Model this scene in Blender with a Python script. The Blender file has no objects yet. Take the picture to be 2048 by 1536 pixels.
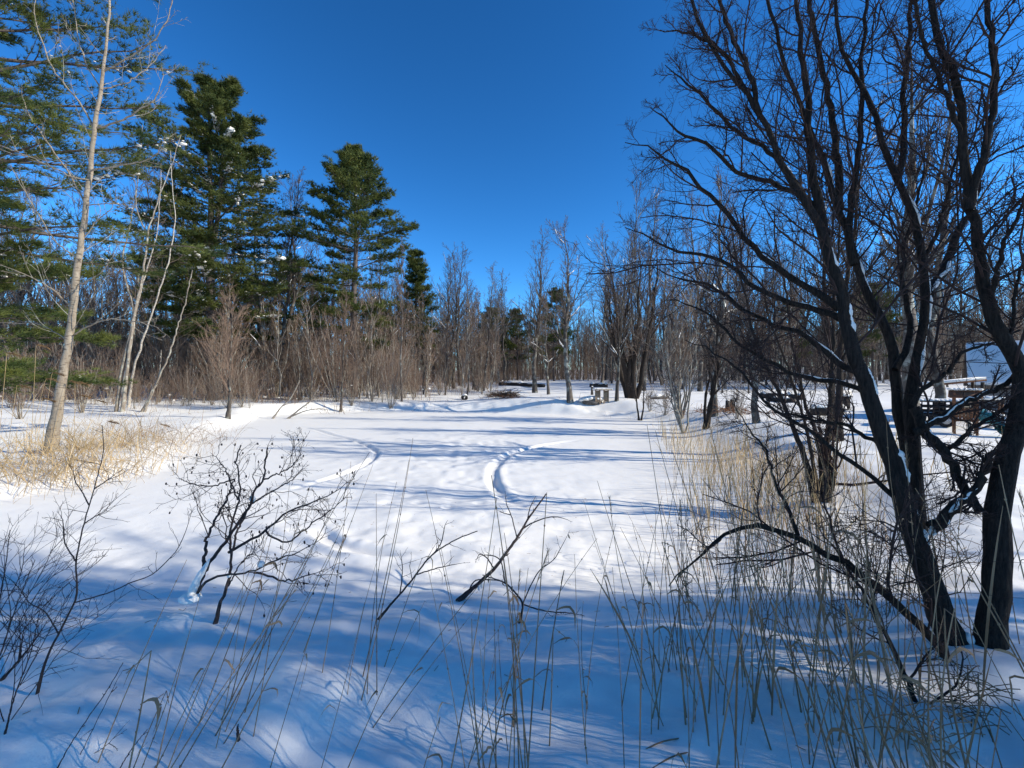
import bpy, math, numpy as np
rng = np.random.default_rng(11)
C = bpy.context.scene.collection
F, CX, HY, H = 859.0, 1024.0, 758.0, 2.4      # focal length in photo pixels, optical centre, horizon row, eye height (m)

# ------------------------------------------------------------------ helpers
def at(px, py, Y):
    """photo position + distance along the view -> world point"""
    return np.array([(px - CX) / F * Y, Y, H - (py - HY) / F * Y])

def trace(pts, d0, d1=None):
    """list of photo positions with a distance running from d0 to d1 (or a third value per point)"""
    d1 = d0 if d1 is None else d1
    n = len(pts)
    return np.array([at(p[0], p[1], p[2] if len(p) > 2 else d0 + (d1 - d0) * i / max(1, n - 1)) for i, p in enumerate(pts)])

def sstep(a, b, x):
    t = np.clip((x - a) / (b - a), 0, 1)
    return t * t * (3 - 2 * t)

def _hash(ix, iy, s):
    n = (ix.astype(np.int64) * 374761393 + iy.astype(np.int64) * 668265263 + s * 982451653) & 0x7fffffff
    n = ((n ^ (n >> 13)) * 1274126177) & 0x7fffffff
    return ((n ^ (n >> 16)) & 0xffff) / 65535.0

def vnoise(x, y, s=0):
    ix, iy = np.floor(x), np.floor(y)
    fx, fy = x - ix, y - iy
    fx = fx * fx * fx * (fx * (fx * 6 - 15) + 10); fy = fy * fy * fy * (fy * (fy * 6 - 15) + 10)
    ix = ix.astype(np.int64); iy = iy.astype(np.int64)
    a, b = _hash(ix, iy, s), _hash(ix + 1, iy, s)
    c, d = _hash(ix, iy + 1, s), _hash(ix + 1, iy + 1, s)
    return (a * (1 - fx) + b * fx) * (1 - fy) + (c * (1 - fx) + d * fx) * fy * 1.0 - 0.5

def fbm(x, y, s=0, o=3):
    r = 0; a = 1.0
    for k in range(o):
        c, n = math.cos(k * 0.9 + 0.4), math.sin(k * 0.9 + 0.4)
        r = r + a * vnoise((x * c - y * n) * 2 ** k + k * 17.3, (x * n + y * c) * 2 ** k, s + k); a *= 0.5
    return r

def smooth(P, n, R=None):
    """Catmull-Rom resample of traced points to n points"""
    P = np.asarray(P, float); k = len(P)
    if k == 2:
        P = np.array([P[0], (P[0] + P[1]) / 2, P[1]]); k = 3
        if R is not None and len(R) == 2: R = [R[0], (R[0] + R[1]) / 2, R[1]]
    seg = np.linalg.norm(np.diff(P, axis=0), axis=1); cum = np.concatenate([[0], np.cumsum(seg)])
    u = np.interp(np.linspace(0, cum[-1], n), cum, np.arange(k))
    Q = np.vstack([2 * P[0] - P[1], P, 2 * P[-1] - P[-2]])
    i = np.clip(np.floor(u).astype(int), 0, k - 2); f = (u - i)[:, None]
    p0, p1, p2, p3 = Q[i], Q[i + 1], Q[i + 2], Q[i + 3]
    out = 0.5 * (2 * p1 + (p2 - p0) * f + (2 * p0 - 5 * p1 + 4 * p2 - p3) * f ** 2 + (3 * p1 - p0 - 3 * p2 + p3) * f ** 3)
    if R is None: return out
    return out, np.interp(u, np.linspace(0, k - 1, len(R)), R)

def norm(v):
    return v / np.maximum(np.linalg.norm(v, axis=-1, keepdims=True), 1e-9)

class MB:
    """collects vertices and faces, links them as ONE mesh object"""
    def __init__(s): s.V = []; s.Fq = []; s.n = 0
    def add(s, V, *faces):
        V = np.asarray(V, float).reshape(-1, 3)
        for f in faces:
            f = np.asarray(f, np.int64)
            if len(f): s.Fq.append(f + s.n)
        s.V.append(V); s.n += len(V); return s
    def tubes(s, P, R, k=3, rough=0.0, cap=False):
        P = np.asarray(P, float); R = np.asarray(R, float)
        if P.ndim == 2: P = P[None]; R = R[None]
        B, n, _ = P.shape
        if B == 0: return s
        T = norm(np.gradient(P, axis=1))
        m = np.abs(norm(P[:, -1] - P[:, 0]))
        ref = np.eye(3)[np.argmin(m, axis=1)][:, None, :]
        U = norm(np.cross(np.broadcast_to(ref, T.shape), T)); W = np.cross(T, U)
        a = np.arange(k) * 2 * math.pi / k
        RR = R[:, :, None] * np.ones(k)
        if rough: RR = RR * (1 + rough * rng.normal(size=(B, n, k)) * 0.6 + rough * np.sin(3 * a + rng.random((B, 1, 1)) * 6))
        V = P[:, :, None, :] + RR[..., None] * (np.cos(a)[:, None] * U[:, :, None, :] + np.sin(a)[:, None] * W[:, :, None, :])
        i = np.arange(n - 1)[:, None] * k; j = np.arange(k); j2 = (j + 1) % k
        q = np.stack([i + j, i + j2, i + k + j2, i + k + j], -1).reshape(-1, 4)
        q = (q[None] + (np.arange(B) * n * k)[:, None, None]).reshape(-1, 4)
        fs = [q]
        if cap:
            fs += [np.array([(np.arange(k) + b * n * k + (n - 1) * k) for b in range(B)]), np.array([(np.arange(k)[::-1] + b * n * k) for b in range(B)])]
        return s.add(V, *fs)
    def blades(s, P, D, L, W, kink=None):
        """thin triangles from P along D"""
        N = len(P)
        side = norm(np.cross(D, rng.normal(size=(N, 3))))
        w = np.broadcast_to(np.asarray(W, float), (N,))[:, None] * 0.5; l = np.broadcast_to(np.asarray(L, float), (N,))[:, None]
        V = np.stack([P - side * w, P + side * w, P + D * l], 1)
        return s.add(V, np.arange(N * 3).reshape(-1, 3))
    def ribbons(s, P, W, N=None):
        """ribbon leaves: P (B,n,3), W (B,n)"""
        B, n, _ = P.shape
        T = norm(np.gradient(P, axis=1))
        side = norm(np.cross(T, (rng.normal(size=(B, 1, 3)) if N is None else N)))
        V = np.stack([P - side * W[..., None] / 2, P + side * W[..., None] / 2], 2)
        i = np.arange(n - 1)[:, None] * 2
        q = np.concatenate([i, i + 1, i + 3, i + 2], 1)
        return s.add(V, (q[None] + (np.arange(B) * n * 2)[:, None, None]).reshape(-1, 4))
    def lumps(s, Cn, S, nu=9, nv=6, az=None, rough=0.22):
        """irregular rounded clods: centre (N,3), half sizes (N,3)"""
        Cn = np.asarray(Cn, float).reshape(-1, 3); S = np.broadcast_to(np.asarray(S, float), Cn.shape); N = len(Cn)
        if N == 0: return s
        th = np.linspace(0, math.pi, nv); ph = np.arange(nu) * 2 * math.pi / nu
        d = np.stack([np.outer(np.sin(th), np.cos(ph)), np.outer(np.sin(th), np.sin(ph)), np.outer(np.cos(th), np.ones(nu))], -1)
        r = 1 + rough * rng.normal(size=(N, nv, nu)); r[:, 0, :] = r[:, :1, 0]; r[:, -1, :] = r[:, -1:, 0]
        V = d[None] * r[..., None] * S[:, None, None, :]
        a = rng.random(N) * 6.28 if az is None else np.broadcast_to(az, (N,))
        c, n = np.cos(a)[:, None, None], np.sin(a)[:, None, None]
        V = np.stack([V[..., 0] * c - V[..., 1] * n, V[..., 0] * n + V[..., 1] * c, V[..., 2]], -1) + Cn[:, None, None, :]
        i = np.arange(nv - 1)[:, None] * nu; j = np.arange(nu); j2 = (j + 1) % nu
        q = np.stack([i + j, i + nu + j, i + nu + j2, i + j2], -1).reshape(-1, 4)
        return s.add(V, (q[None] + (np.arange(N) * nu * nv)[:, None, None]).reshape(-1, 4))
    def box(s, c, h, yaw=0.0, taper=1.0):
        """box: centre, half sizes, turned about z"""
        v = np.array([[x, y, z] for z in (-1, 1) for y in (-1, 1) for x in (-1, 1)], float)
        v[:4, :2] *= taper
        v = v * np.asarray(h); co, si = math.cos(yaw), math.sin(yaw)
        v = np.stack([v[:, 0] * co - v[:, 1] * si, v[:, 0] * si + v[:, 1] * co, v[:, 2]], 1) + np.asarray(c)
        return s.add(v, [[0, 2, 3, 1], [4, 5, 7, 6], [0, 1, 5, 4], [2, 6, 7, 3], [0, 4, 6, 2], [1, 3, 7, 5]])
    def build(s, name, mat, parent=None, loc=None, smooth=True, label=None, bevel=0):
        V = np.concatenate(s.V) if s.V else np.zeros((0, 3))
        if loc is not None: V = V - np.asarray(loc)
        me = bpy.data.meshes.new(name); me.vertices.add(len(V)); me.vertices.foreach_set('co', V.astype(np.float32).ravel())
        idx = np.concatenate([f.ravel() for f in s.Fq]); tot = np.concatenate([np.full(len(f), f.shape[1]) for f in s.Fq])
        st = np.concatenate([[0], np.cumsum(tot)[:-1]])
        me.loops.add(len(idx)); me.loops.foreach_set('vertex_index', idx.astype(np.int32))
        me.polygons.add(len(tot)); me.polygons.foreach_set('loop_start', st.astype(np.int32)); me.polygons.foreach_set('loop_total', tot.astype(np.int32))
        if smooth: me.polygons.foreach_set('use_smooth', np.ones(len(tot), bool))
        me.update(calc_edges=True); me.materials.append(mat)
        o = bpy.data.objects.new(name, me); C.objects.link(o)
        if parent is not None: o.parent = parent
        elif loc is not None: o.location = loc
        if label: o['label'] = label
        if bevel:
            b = o.modifiers.new('bevel', 'BEVEL'); b.width = bevel; b.segments = 2; b.limit_method = 'ANGLE'
        return o

def stuff(o):
    o['kind'] = 'stuff'; return o

def tag(o, label=None, cat=None, group=None, kind=None):
    for k, v in (('label', label), ('category', cat), ('group', group), ('kind', kind)):
        if v: o[k] = v
    return o

def thing(name, loc, label, cat, group=None, rz=0.0):
    o = bpy.data.objects.new(name, None); C.objects.link(o); o.empty_display_size = 0.2
    o.location = loc; o.rotation_euler = (0, 0, rz)
    return tag(o, label, cat, group)

def copy_thing(src, loc, rot, sc, label, group, sub=None):
    r = src.copy(); C.objects.link(r); r.location = loc; r.rotation_euler = rot; r.scale = sc
    r['label'] = label; r['group'] = group
    for ch in src.children:
        if sub and not sub(ch): continue
        c = ch.copy(); C.objects.link(c); c.parent = r
    return r

def grow(P, R, n, ratio=0.4, length=None, ang=0.8, up=0.05, m=5, wob=0.15, t0=0.2, t1=0.97, rr=0.6, taper=0.3, rmin=0.002,
         lf=1.1, jl=0.3, flat=False, jang=0.2, bias=None):
    """children of every parent polyline: P (B,k,3), R (B,k) -> (B*n,m,3), (B*n,m)"""
    P = np.asarray(P); R = np.asarray(R)
    B, k, _ = P.shape; N = B * n
    pi = np.repeat(np.arange(B), n)
    t = t0 + (t1 - t0) * (np.tile(np.arange(n), B) + rng.random(N)) / n
    x = t * (k - 1); i = np.clip(np.floor(x).astype(int), 0, k - 2); f = (x - i)[:, None]
    S = P[pi, i] * (1 - f) + P[pi, i + 1] * f; T = norm(P[pi, i + 1] - P[pi, i])
    r0 = R[pi, i] * (1 - f[:, 0]) + R[pi, i + 1] * f[:, 0]
    if flat:
        N0 = norm(np.cross(T, np.array([0, 0, 1.0]))) * np.where(np.tile(np.arange(n), B) % 2, 1, -1)[:, None] + 0.25 * rng.normal(size=(N, 3))
    else:
        N0 = rng.normal(size=(N, 3))
        if bias is not None: N0 = N0 + np.asarray(bias)
    N0 = N0 - (N0 * T).sum(1, keepdims=True) * T; N0 = norm(N0)
    a = (ang + jang * rng.normal(size=N))[:, None]
    D = np.cos(a) * T + np.sin(a) * N0
    pl = np.linalg.norm(np.diff(P, axis=1), axis=2).sum(1)
    L = (pl[pi] * ratio if length is None else np.full(N, length)) * np.maximum(0.15, lf - t) * np.clip(1 + jl * rng.normal(size=N), 0.35, 1.8)
    out = np.empty((N, m, 3)); out[:, 0] = S; st = (L / (m - 1))[:, None]
    for j in range(1, m):
        D = norm(D + np.array([0, 0, up]) + wob * rng.normal(size=(N, 3)))
        out[:, j] = out[:, j - 1] + D * st
    rs = np.maximum(r0 * rr, rmin)
    rad = np.maximum(rs[:, None] * np.linspace(1, taper, m)[None], rmin * np.linspace(1, 0.45, m)[None])
    return out, rad

def snow_strips(mb, P, R, frac=0.5, thick=0.8, seglen=3, minlen=0.0, drop=0.2):
    """snow lying along the upper side of limbs P (B,n,3): lumpy half-round strips over part of each limb"""
    B, n, _ = P.shape
    for b in range(B):
        i = 0
        while i < n - 2:
            if rng.random() < frac:
                j = min(n - 1, i + int(rng.integers(2, seglen + 1)))
                q, r = smooth(P[b, i:j + 1], 4 * (j - i) + 2, R[b, i:j + 1])
                e = np.sin(np.linspace(0.08, 3.06, len(q))) ** 0.5
                rad = (r * thick + minlen) * e * (1 + 0.3 * rng.normal(size=len(q)))
                T = norm(np.gradient(q, axis=0)); upv = norm(np.array([0.15, -0.05, 1.0]) - (T * np.array([0.15, -0.05, 1.0])).sum(1, keepdims=True) * T)
                mb.tubes(q + upv * (r * (1 - drop))[:, None], np.maximum(rad, 0.0005), 6, 0.12)
                i = j
            i += 1

# ------------------------------------------------------------------ materials
def mat(name):
    m = bpy.data.materials.new(name); m.use_nodes = True
    nt = m.node_tree; b = nt.nodes['Principled BSDF']; b.inputs['Specular IOR Level'].default_value = 0.25
    return m, nt, b
def node(nt, t, **k):
    n = nt.nodes.new(t)
    for a, v in k.items():
        if a in n.inputs: n.inputs[a].default_value = v
        else: setattr(n, a, v)
    return n
def ramp(nt, fac, stops):
    r = nt.nodes.new('ShaderNodeValToRGB'); e = r.color_ramp.elements
    while len(e) < len(stops): e.new(0.5)
    for q, (p, c) in zip(e, stops): q.position = p; q.color = (*c, 1)
    nt.links.new(fac, r.inputs['Fac']); return r
def bark(name, c1, c2, scale=(30, 30, 6), bump=0.5, dist=0.01, vary=0.25, patch=None, rings=None, detail=4):
    m, nt, b = mat(name); L = nt.links.new
    tc = node(nt, 'ShaderNodeTexCoord'); mp = node(nt, 'ShaderNodeMapping'); mp.inputs['Scale'].default_value = scale
    L(tc.outputs['Object'], mp.inputs['Vector'])
    nz = node(nt, 'ShaderNodeTexNoise', Scale=1.0, Detail=detail, Roughness=0.65); L(mp.outputs['Vector'], nz.inputs['Vector'])
    r = ramp(nt, nz.outputs['Fac'], [(0.32, c1), (0.68, c2)]); col = r.outputs['Color']
    if patch:   # lichen or pale bark patches
        n2 = node(nt, 'ShaderNodeTexNoise', Scale=patch[1], Detail=3.0); L(tc.outputs['Object'], n2.inputs['Vector'])
        r2 = ramp(nt, n2.outputs['Fac'], [(0.52, (0, 0, 0)), (0.62, (1, 1, 1))]); mx = node(nt, 'ShaderNodeMixRGB'); mx.inputs['Color2'].default_value = (*patch[0], 1)
        L(r2.outputs['Color'], mx.inputs['Fac']); L(col, mx.inputs['Color1']); col = mx.outputs['Color']
    if rings:   # dark horizontal lenticels of birch and aspen
        m3 = node(nt, 'ShaderNodeMapping'); m3.inputs['Scale'].default_value = rings[1]; L(tc.outputs['Object'], m3.inputs['Vector'])
        n3 = node(nt, 'ShaderNodeTexNoise', Scale=1.0, Detail=2.0); L(m3.outputs['Vector'], n3.inputs['Vector'])
        r3 = ramp(nt, n3.outputs['Fac'], [(0.56, (0, 0, 0)), (0.66, (1, 1, 1))]); mx = node(nt, 'ShaderNodeMixRGB'); mx.inputs['Color2'].default_value = (*rings[0], 1)
        L(r3.outputs['Color'], mx.inputs['Fac']); L(col, mx.inputs['Color1']); col = mx.outputs['Color']
    if vary:
        oi = node(nt, 'ShaderNodeObjectInfo'); hs = node(nt, 'ShaderNodeHueSaturation')
        mr = node(nt, 'ShaderNodeMapRange'); mr.inputs['To Min'].default_value = 1 - vary; mr.inputs['To Max'].default_value = 1 + vary
        L(oi.outputs['Random'], mr.inputs['Value']); L(mr.outputs['Result'], hs.inputs['Value']); L(col, hs.inputs['Color']); col = hs.outputs['Color']
    L(col, b.inputs['Base Color']); b.inputs['Roughness'].default_value = 0.85
    if bump:
        bp = node(nt, 'ShaderNodeBump', Strength=bump, Distance=dist); L(nz.outputs['Fac'], bp.inputs['Height']); L(bp.outputs['Normal'], b.inputs['Normal'])
    return m
def snowmat(name, fine=0.5):
    m, nt, b = mat(name); L = nt.links.new
    tc = node(nt, 'ShaderNodeTexCoord')
    n1 = node(nt, 'ShaderNodeTexNoise', Scale=7.0, Detail=4.0, Roughness=0.55); L(tc.outputs['Object'], n1.inputs['Vector'])
    n2 = node(nt, 'ShaderNodeTexNoise', Scale=120.0, Detail=3.0, Roughness=0.7); L(tc.outputs['Object'], n2.inputs['Vector'])
    b1 = node(nt, 'ShaderNodeBump', Strength=0.35 * fine, Distance=0.03); L(n1.outputs['Fac'], b1.inputs['Height'])
    b2 = node(nt, 'ShaderNodeBump', Strength=0.8 * fine, Distance=0.005); L(n2.outputs['Fac'], b2.inputs['Height']); L(b1.outputs['Normal'], b2.inputs['Normal'])
    L(b2.outputs['Normal'], b.inputs['Normal'])
    b.inputs['Base Color'].default_value = (0.895, 0.855, 0.79, 1); b.inputs['Roughness'].default_value = 0.55
    return m
def flatmat(name, c, rough=0.6, vary=0.15, scale=20.0, spec=0.3, c2=None):
    m, nt, b = mat(name); L = nt.links.new
    tc = node(nt, 'ShaderNodeTexCoord'); nz = node(nt, 'ShaderNodeTexNoise', Scale=scale, Detail=4.0); L(tc.outputs['Object'], nz.inputs['Vector'])
    lo = tuple(v * (1 - vary) for v in c); hi = c2 or tuple(min(1, v * (1 + vary)) for v in c)
    r = ramp(nt, nz.outputs['Fac'], [(0.3, lo), (0.7, hi)]); L(r.outputs['Color'], b.inputs['Base Color'])
    b.inputs['Roughness'].default_value = rough; b.inputs['Specular IOR Level'].default_value = spec
    return m
def leafmat(name, c1, c2, scale=1.5, trans=0.0, vary=0.2):
    m, nt, b = mat(name); L = nt.links.new
    tc = node(nt, 'ShaderNodeTexCoord'); nz = node(nt, 'ShaderNodeTexNoise', Scale=scale, Detail=3.0); L(tc.outputs['Object'], nz.inputs['Vector'])
    r = ramp(nt, nz.outputs['Fac'], [(0.35, c1), (0.65, c2)]); oi = node(nt, 'ShaderNodeObjectInfo'); hs = node(nt, 'ShaderNodeHueSaturation')
    mr = node(nt, 'ShaderNodeMapRange'); mr.inputs['To Min'].default_value = 1 - vary; mr.inputs['To Max'].default_value = 1 + vary
    L(oi.outputs['Random'], mr.inputs['Value']); L(mr.outputs['Result'], hs.inputs['Value']); L(r.outputs['Color'], hs.inputs['Color'])
    L(hs.outputs['Color'], b.inputs['Base Color']); b.inputs['Roughness'].default_value = 0.6
    if trans:
        tr = node(nt, 'ShaderNodeBsdfTranslucent'); L(hs.outputs['Color'], tr.inputs['Color']); mx = node(nt, 'ShaderNodeMixShader'); mx.inputs['Fac'].default_value = trans
        L(b.outputs['BSDF'], mx.inputs[1]); L(tr.outputs['BSDF'], mx.inputs[2]); L(mx.outputs['Shader'], nt.nodes['Material Output'].inputs['Surface'])
    return m

M = {
 'snow': snowmat('snow'), 'snow_clump': snowmat('snow_clump', 0.8),
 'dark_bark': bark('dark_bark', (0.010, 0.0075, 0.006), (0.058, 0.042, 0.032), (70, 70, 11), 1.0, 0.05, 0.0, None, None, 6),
 'dark_twig': bark('dark_twig', (0.030, 0.018, 0.015), (0.062, 0.036, 0.030), (20, 20, 20), 0, 0, 0.0),
 'shrub_bark': bark('shrub_bark', (0.02, 0.015, 0.014), (0.07, 0.05, 0.045), (60, 60, 20), 0.5, 0.004, 0.0),
 'grey_bark': bark('grey_bark', (0.045, 0.036, 0.030), (0.125, 0.103, 0.086), (14, 14, 3), 0.5, 0.02, 0.35, ((0.22, 0.22, 0.19), 2.2)),
 'grey_twig': bark('grey_twig', (0.070, 0.050, 0.040), (0.135, 0.100, 0.080), (3, 3, 3), 0, 0, 0.3),
 'red_twig': bark('red_twig', (0.135, 0.086, 0.060), (0.245, 0.168, 0.122), (2, 2, 2), 0, 0, 0.3),
 'pine_bark': bark('pine_bark', (0.045, 0.035, 0.03), (0.14, 0.11, 0.095), (10, 10, 3), 0.6, 0.03, 0.2),
 'aspen_bark': bark('aspen_bark', (0.20, 0.155, 0.11), (0.36, 0.295, 0.22), (9, 9, 3), 0.5, 0.015, 0.0, ((0.24, 0.20, 0.15), 3.0), ((0.12, 0.09, 0.065), (6, 6, 26))),
 'birch_bark': bark('birch_bark', (0.36, 0.31, 0.25), (0.52, 0.46, 0.39), (8, 8, 5), 0.3, 0.01, 0.1, None, ((0.10, 0.08, 0.06), (7, 7, 30))),
 'lichen_bark': bark('lichen_bark', (0.17, 0.14, 0.11), (0.30, 0.25, 0.20), (12, 12, 4), 0.5, 0.02, 0.1, ((0.35, 0.33, 0.27), 4.0)),
 'needle': leafmat('needle', (0.024, 0.045, 0.012), (0.120, 0.132, 0.028), 0.9, 0.15),
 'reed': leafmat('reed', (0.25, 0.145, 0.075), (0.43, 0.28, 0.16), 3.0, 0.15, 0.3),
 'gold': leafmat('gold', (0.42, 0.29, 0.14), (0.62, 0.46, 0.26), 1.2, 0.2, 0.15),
 'plume': leafmat('plume', (0.20, 0.115, 0.05), (0.34, 0.21, 0.10), 4.0, 0.2, 0.25),
 'leaf': leafmat('leaf', (0.16, 0.09, 0.04), (0.30, 0.18, 0.09), 8.0, 0.1, 0.2),
 'wood': flatmat('wood', (0.30, 0.22, 0.15), 0.8, 0.3, 9.0), 'dark_wood': flatmat('dark_wood', (0.05, 0.04, 0.033), 0.85, 0.4, 8.0),
 'cedar': flatmat('cedar', (0.20, 0.085, 0.04), 0.7, 0.3, 12.0), 'siding': flatmat('siding', (0.30, 0.285, 0.27), 0.7, 0.1, 2.0),
 'black': flatmat('black', (0.012, 0.012, 0.013), 0.5, 0.3, 10.0), 'teal': flatmat('teal', (0.03, 0.17, 0.18), 0.35, 0.1, 6.0, 0.5),
 'cream': flatmat('cream', (0.62, 0.53, 0.36), 0.7, 0.1, 2.0), 'rock': flatmat('rock', (0.13, 0.115, 0.10), 0.9, 0.4, 6.0),
 'metal': flatmat('metal', (0.40, 0.40, 0.40), 0.4, 0.1, 6.0, 0.5), 'glass': flatmat('glass', (0.03, 0.035, 0.045), 0.1, 0.1, 3.0, 0.6),
 'rust': flatmat('rust', (0.19, 0.09, 0.045), 0.8, 0.4, 9.0), 'green': flatmat('green', (0.03, 0.10, 0.06), 0.5, 0.2, 5.0),
}

# ------------------------------------------------------------------ ground
def on_pond(px, py):
    Y = F * H / (py - HY); return ((px - CX) / F * Y, Y)
SHORE = [(-10.4, 6.6), (-10.0, 8.5), (-9.0, 10.4), (-9.3, 12.5), (-12.0, 17.5), (-14.0, 23), (-15.6, 28), (-12.6, 31), (-8, 31.8), (-4.5, 31.4), (1, 29.8),
         (6.2, 27), (8.2, 24), (7.6, 20), (6.2, 14.5), (5.2, 11.5), (4.2, 8.8), (3.5, 7.0), (2.6, 5.9), (1.0, 5.5), (-1.5, 5.4), (-4, 5.3), (-7.5, 5.5)]
_sh = smooth(np.array([(a, b, 0) for a, b in SHORE + SHORE[:1]]), 90)[:, :2]
def shore_dist(x, y):
    """signed distance to the pond's edge, positive on land"""
    d2 = np.full(x.shape, 1e9); ins = np.zeros(x.shape, bool)
    for (ax, ay), (bx, by) in zip(_sh[:-1], _sh[1:]):
        ex, ey = bx - ax, by - ay; l = ex * ex + ey * ey + 1e-12
        t = np.clip(((x - ax) * ex + (y - ay) * ey) / l, 0, 1)
        d2 = np.minimum(d2, (x - ax - t * ex) ** 2 + (y - ay - t * ey) ** 2)
        if abs(ey) > 1e-9: ins ^= ((ay > y) != (by > y)) & (x < ex * (y - ay) / ey + ax)
    return np.where(ins, -1, 1) * np.sqrt(d2)
TRAILS = [([(585, 850), (640, 862), (665, 870), (705, 880), (738, 893), (752, 905), (742, 921), (700, 943), (650, 960), (600, 974), (545, 992), (490, 1012)], 0.06, 0.085),
          ([(1180, 878), (1130, 884), (1085, 891), (1055, 897), (1022, 907), (998, 923), (986, 943), (988, 966), (1003, 988), (1035, 1008), (1075, 1020), (1130, 1032)], 0.075, 0.125),
          ([(630, 1052), (660, 1078), (700, 1096), (760, 1106), (830, 1112)], 0.09, 0.12)]
_tr = [(smooth(np.array([(*on_pond(a, b), 0) for a, b in t]), 40)[:, :2], dp, w) for t, dp, w in TRAILS]
def line_dist(x, y, L):
    d2 = np.full(x.shape, 1e9); u = np.zeros(x.shape)
    for i, ((ax, ay), (bx, by)) in enumerate(zip(L[:-1], L[1:])):
        ex, ey = bx - ax, by - ay
        t = np.clip(((x - ax) * ex + (y - ay) * ey) / (ex * ex + ey * ey + 1e-12), 0, 1)
        q = (x - ax - t * ex) ** 2 + (y - ay - t * ey) ** 2
        u = np.where(q < d2, (i + t) / (len(L) - 1), u); d2 = np.minimum(d2, q)
    return np.sqrt(d2), sstep(0, .22, u) * sstep(1, .75, u)
MOUNDS = []          # (x, y, radius, height) snow piled at stems
def ground(x, y, fine=True):
    x = np.asarray(x, float); y = np.asarray(y, float)
    d = shore_dist(x, y)
    near = 1 - sstep(4.5, 8, y)
    hb = 0.34 + 0.36 * np.maximum(sstep(-5, 1, x), near) + 0.3 * sstep(24, 30, y) * (1 - sstep(-14, -8, x) * 0.25)
    W = 1.8 + 1.2 * near + 1.6 * sstep(3, 6, x) * (1 - near)
    z = hb * sstep(0.0, 1.0, d / W)
    far = np.hypot(x, y)
    z = z + 1.25 * sstep(38, 85, far) * sstep(0, 6, y) + 5.0 * sstep(85, 230, far)
    # drift along the far shore
    z = z + 0.075 * np.exp(-((d - 0.9) / 0.6) ** 2) * sstep(22, 27, y) * (0.6 + 1.8 * (fbm(x * 1.3, y * 1.3, 5, 4) + 0.2))
    land = sstep(0.0, 1.5, d)
    z = z + land * (0.16 * fbm(x * 0.35, y * 0.35, 1) + 0.06 * fbm(x * 1.3, y * 1.3, 2) * sstep(40, 15, far))
    if fine:
        z = z + (1 - land) * (0.012 * fbm(x * 0.7, y * 0.5, 3) + 0.006 * fbm(x * 2.2, y * 1.2, 4))
        nf = np.exp(-(far / 7.5) ** 2)
        z = z + nf * (0.10 * fbm(x * 1.1, y * 1.1, 8) + 0.045 * fbm(x * 2.9, y * 2.9, 9))
        # wind-rippled and trodden patch in the middle of the pond
        pm = np.exp(-((x + 1.6) / 2.6) ** 2 - ((y - 14) / 5.5) ** 2) * (1 - land)
        b = vnoise(x * 4.6 + 0.5 * y, y * 2.8, 21); z = z + pm * 0.05 * np.sign(b) * np.abs(b) ** 1.2 * 1.2
        pm2 = np.exp(-((x + 0.5) / 3.5) ** 2 - ((y - 8) / 2.2) ** 2) * (1 - land)
        z = z + pm2 * 0.06 * vnoise(x * 1.7 + 0.2 * y, y * 2.2, 23) - pm2 * 0.03 * np.maximum(0, vnoise(x * 3.3, y * 3.0, 24) - 0.18) * 3
        # ski and animal tracks ploughed through the powder
        for L, dp, w in _tr:
            m = (np.abs(x - L[:, 0].mean()) < 8) & (np.abs(y - L[:, 1].mean()) < 9)
            if m.any():
                t, fd = line_dist(x[m], y[m], L); wob = 1 + 0.5 * vnoise(x[m] * 2.3, y[m] * 2.3, 31)
                z[m] += fd * (-dp * wob * np.exp(-(t / w) ** 4) + 0.02 * np.exp(-((t - w * 1.9) / (w * 0.7)) ** 2) * (1 + 1.5 * vnoise(x[m] * 6, y[m] * 6, 33)))
    for mx, my, r, h in MOUNDS:
        z = z + h * np.exp(-((x - mx) ** 2 + (y - my) ** 2) / (r * r))
    return z
def gz(x, y):
    return float(ground(np.array([x], float), np.array([y], float))[0])
def foot(px, py, lo=1.2, hi=200.0):
    """where the line of sight through a photo position meets the ground"""
    Y = np.geomspace(lo, hi, 900); X = (px - CX) / F * Y
    dz = H - (py - HY) / F * Y - ground(X, Y); i = int(np.argmax(dz < 0)) if (dz < 0).any() else len(Y) - 1
    return np.array([X[i], Y[i], gz(X[i], Y[i])])
MOUNDS += [(-2.05, 3.1, 0.35, 0.10), (2.75, 2.5, 0.45, 0.10), (3.3, 2.2, 0.7, 0.10), (-13.6, 12.7, 0.5, 0.12)]
# one sheet of snow from under the eye out past the horizon; the pond's own faces are kept as a second object
def make_ground():
    rs = [0.3]
    while rs[-1] < 900:
        r = rs[-1]; rs.append(r * (1.0058 if 1.4 < r < 34 else 1.022))
    rs = np.array(rs)
    a = np.concatenate([np.arange(-62, 62, 0.29), np.linspace(62, 298, 70)[:-1]]) * math.pi / 180
    n, k = len(rs), len(a)
    X = rs[:, None] * np.sin(a)[None]; Y = rs[:, None] * np.cos(a)[None]
    Z = ground(X.ravel(), Y.ravel()).reshape(n, k)
    V = np.stack([X, Y, Z], -1).reshape(-1, 3)
    i = np.arange(n - 1)[:, None] * k; j = np.arange(k); j2 = (j + 1) % k
    q = np.stack([i + j, i + j2, i + k + j2, i + k + j], -1).reshape(-1, 4)[:, ::-1]
    c = V[q].mean(1); pond = shore_dist(c[:, 0], c[:, 1]) < 0
    mb = MB(); mb.add(V, q[~pond], [list(range(k))]); o = mb.build('snow_ground', M['snow']); tag(o, kind='structure')
    u, inv = np.unique(q[pond], return_inverse=True)
    mb = MB(); mb.add(V[u], inv.reshape(-1, 4)); p = mb.build('frozen_pond', M['snow']); tag(p, kind='structure')
make_ground()

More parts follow.
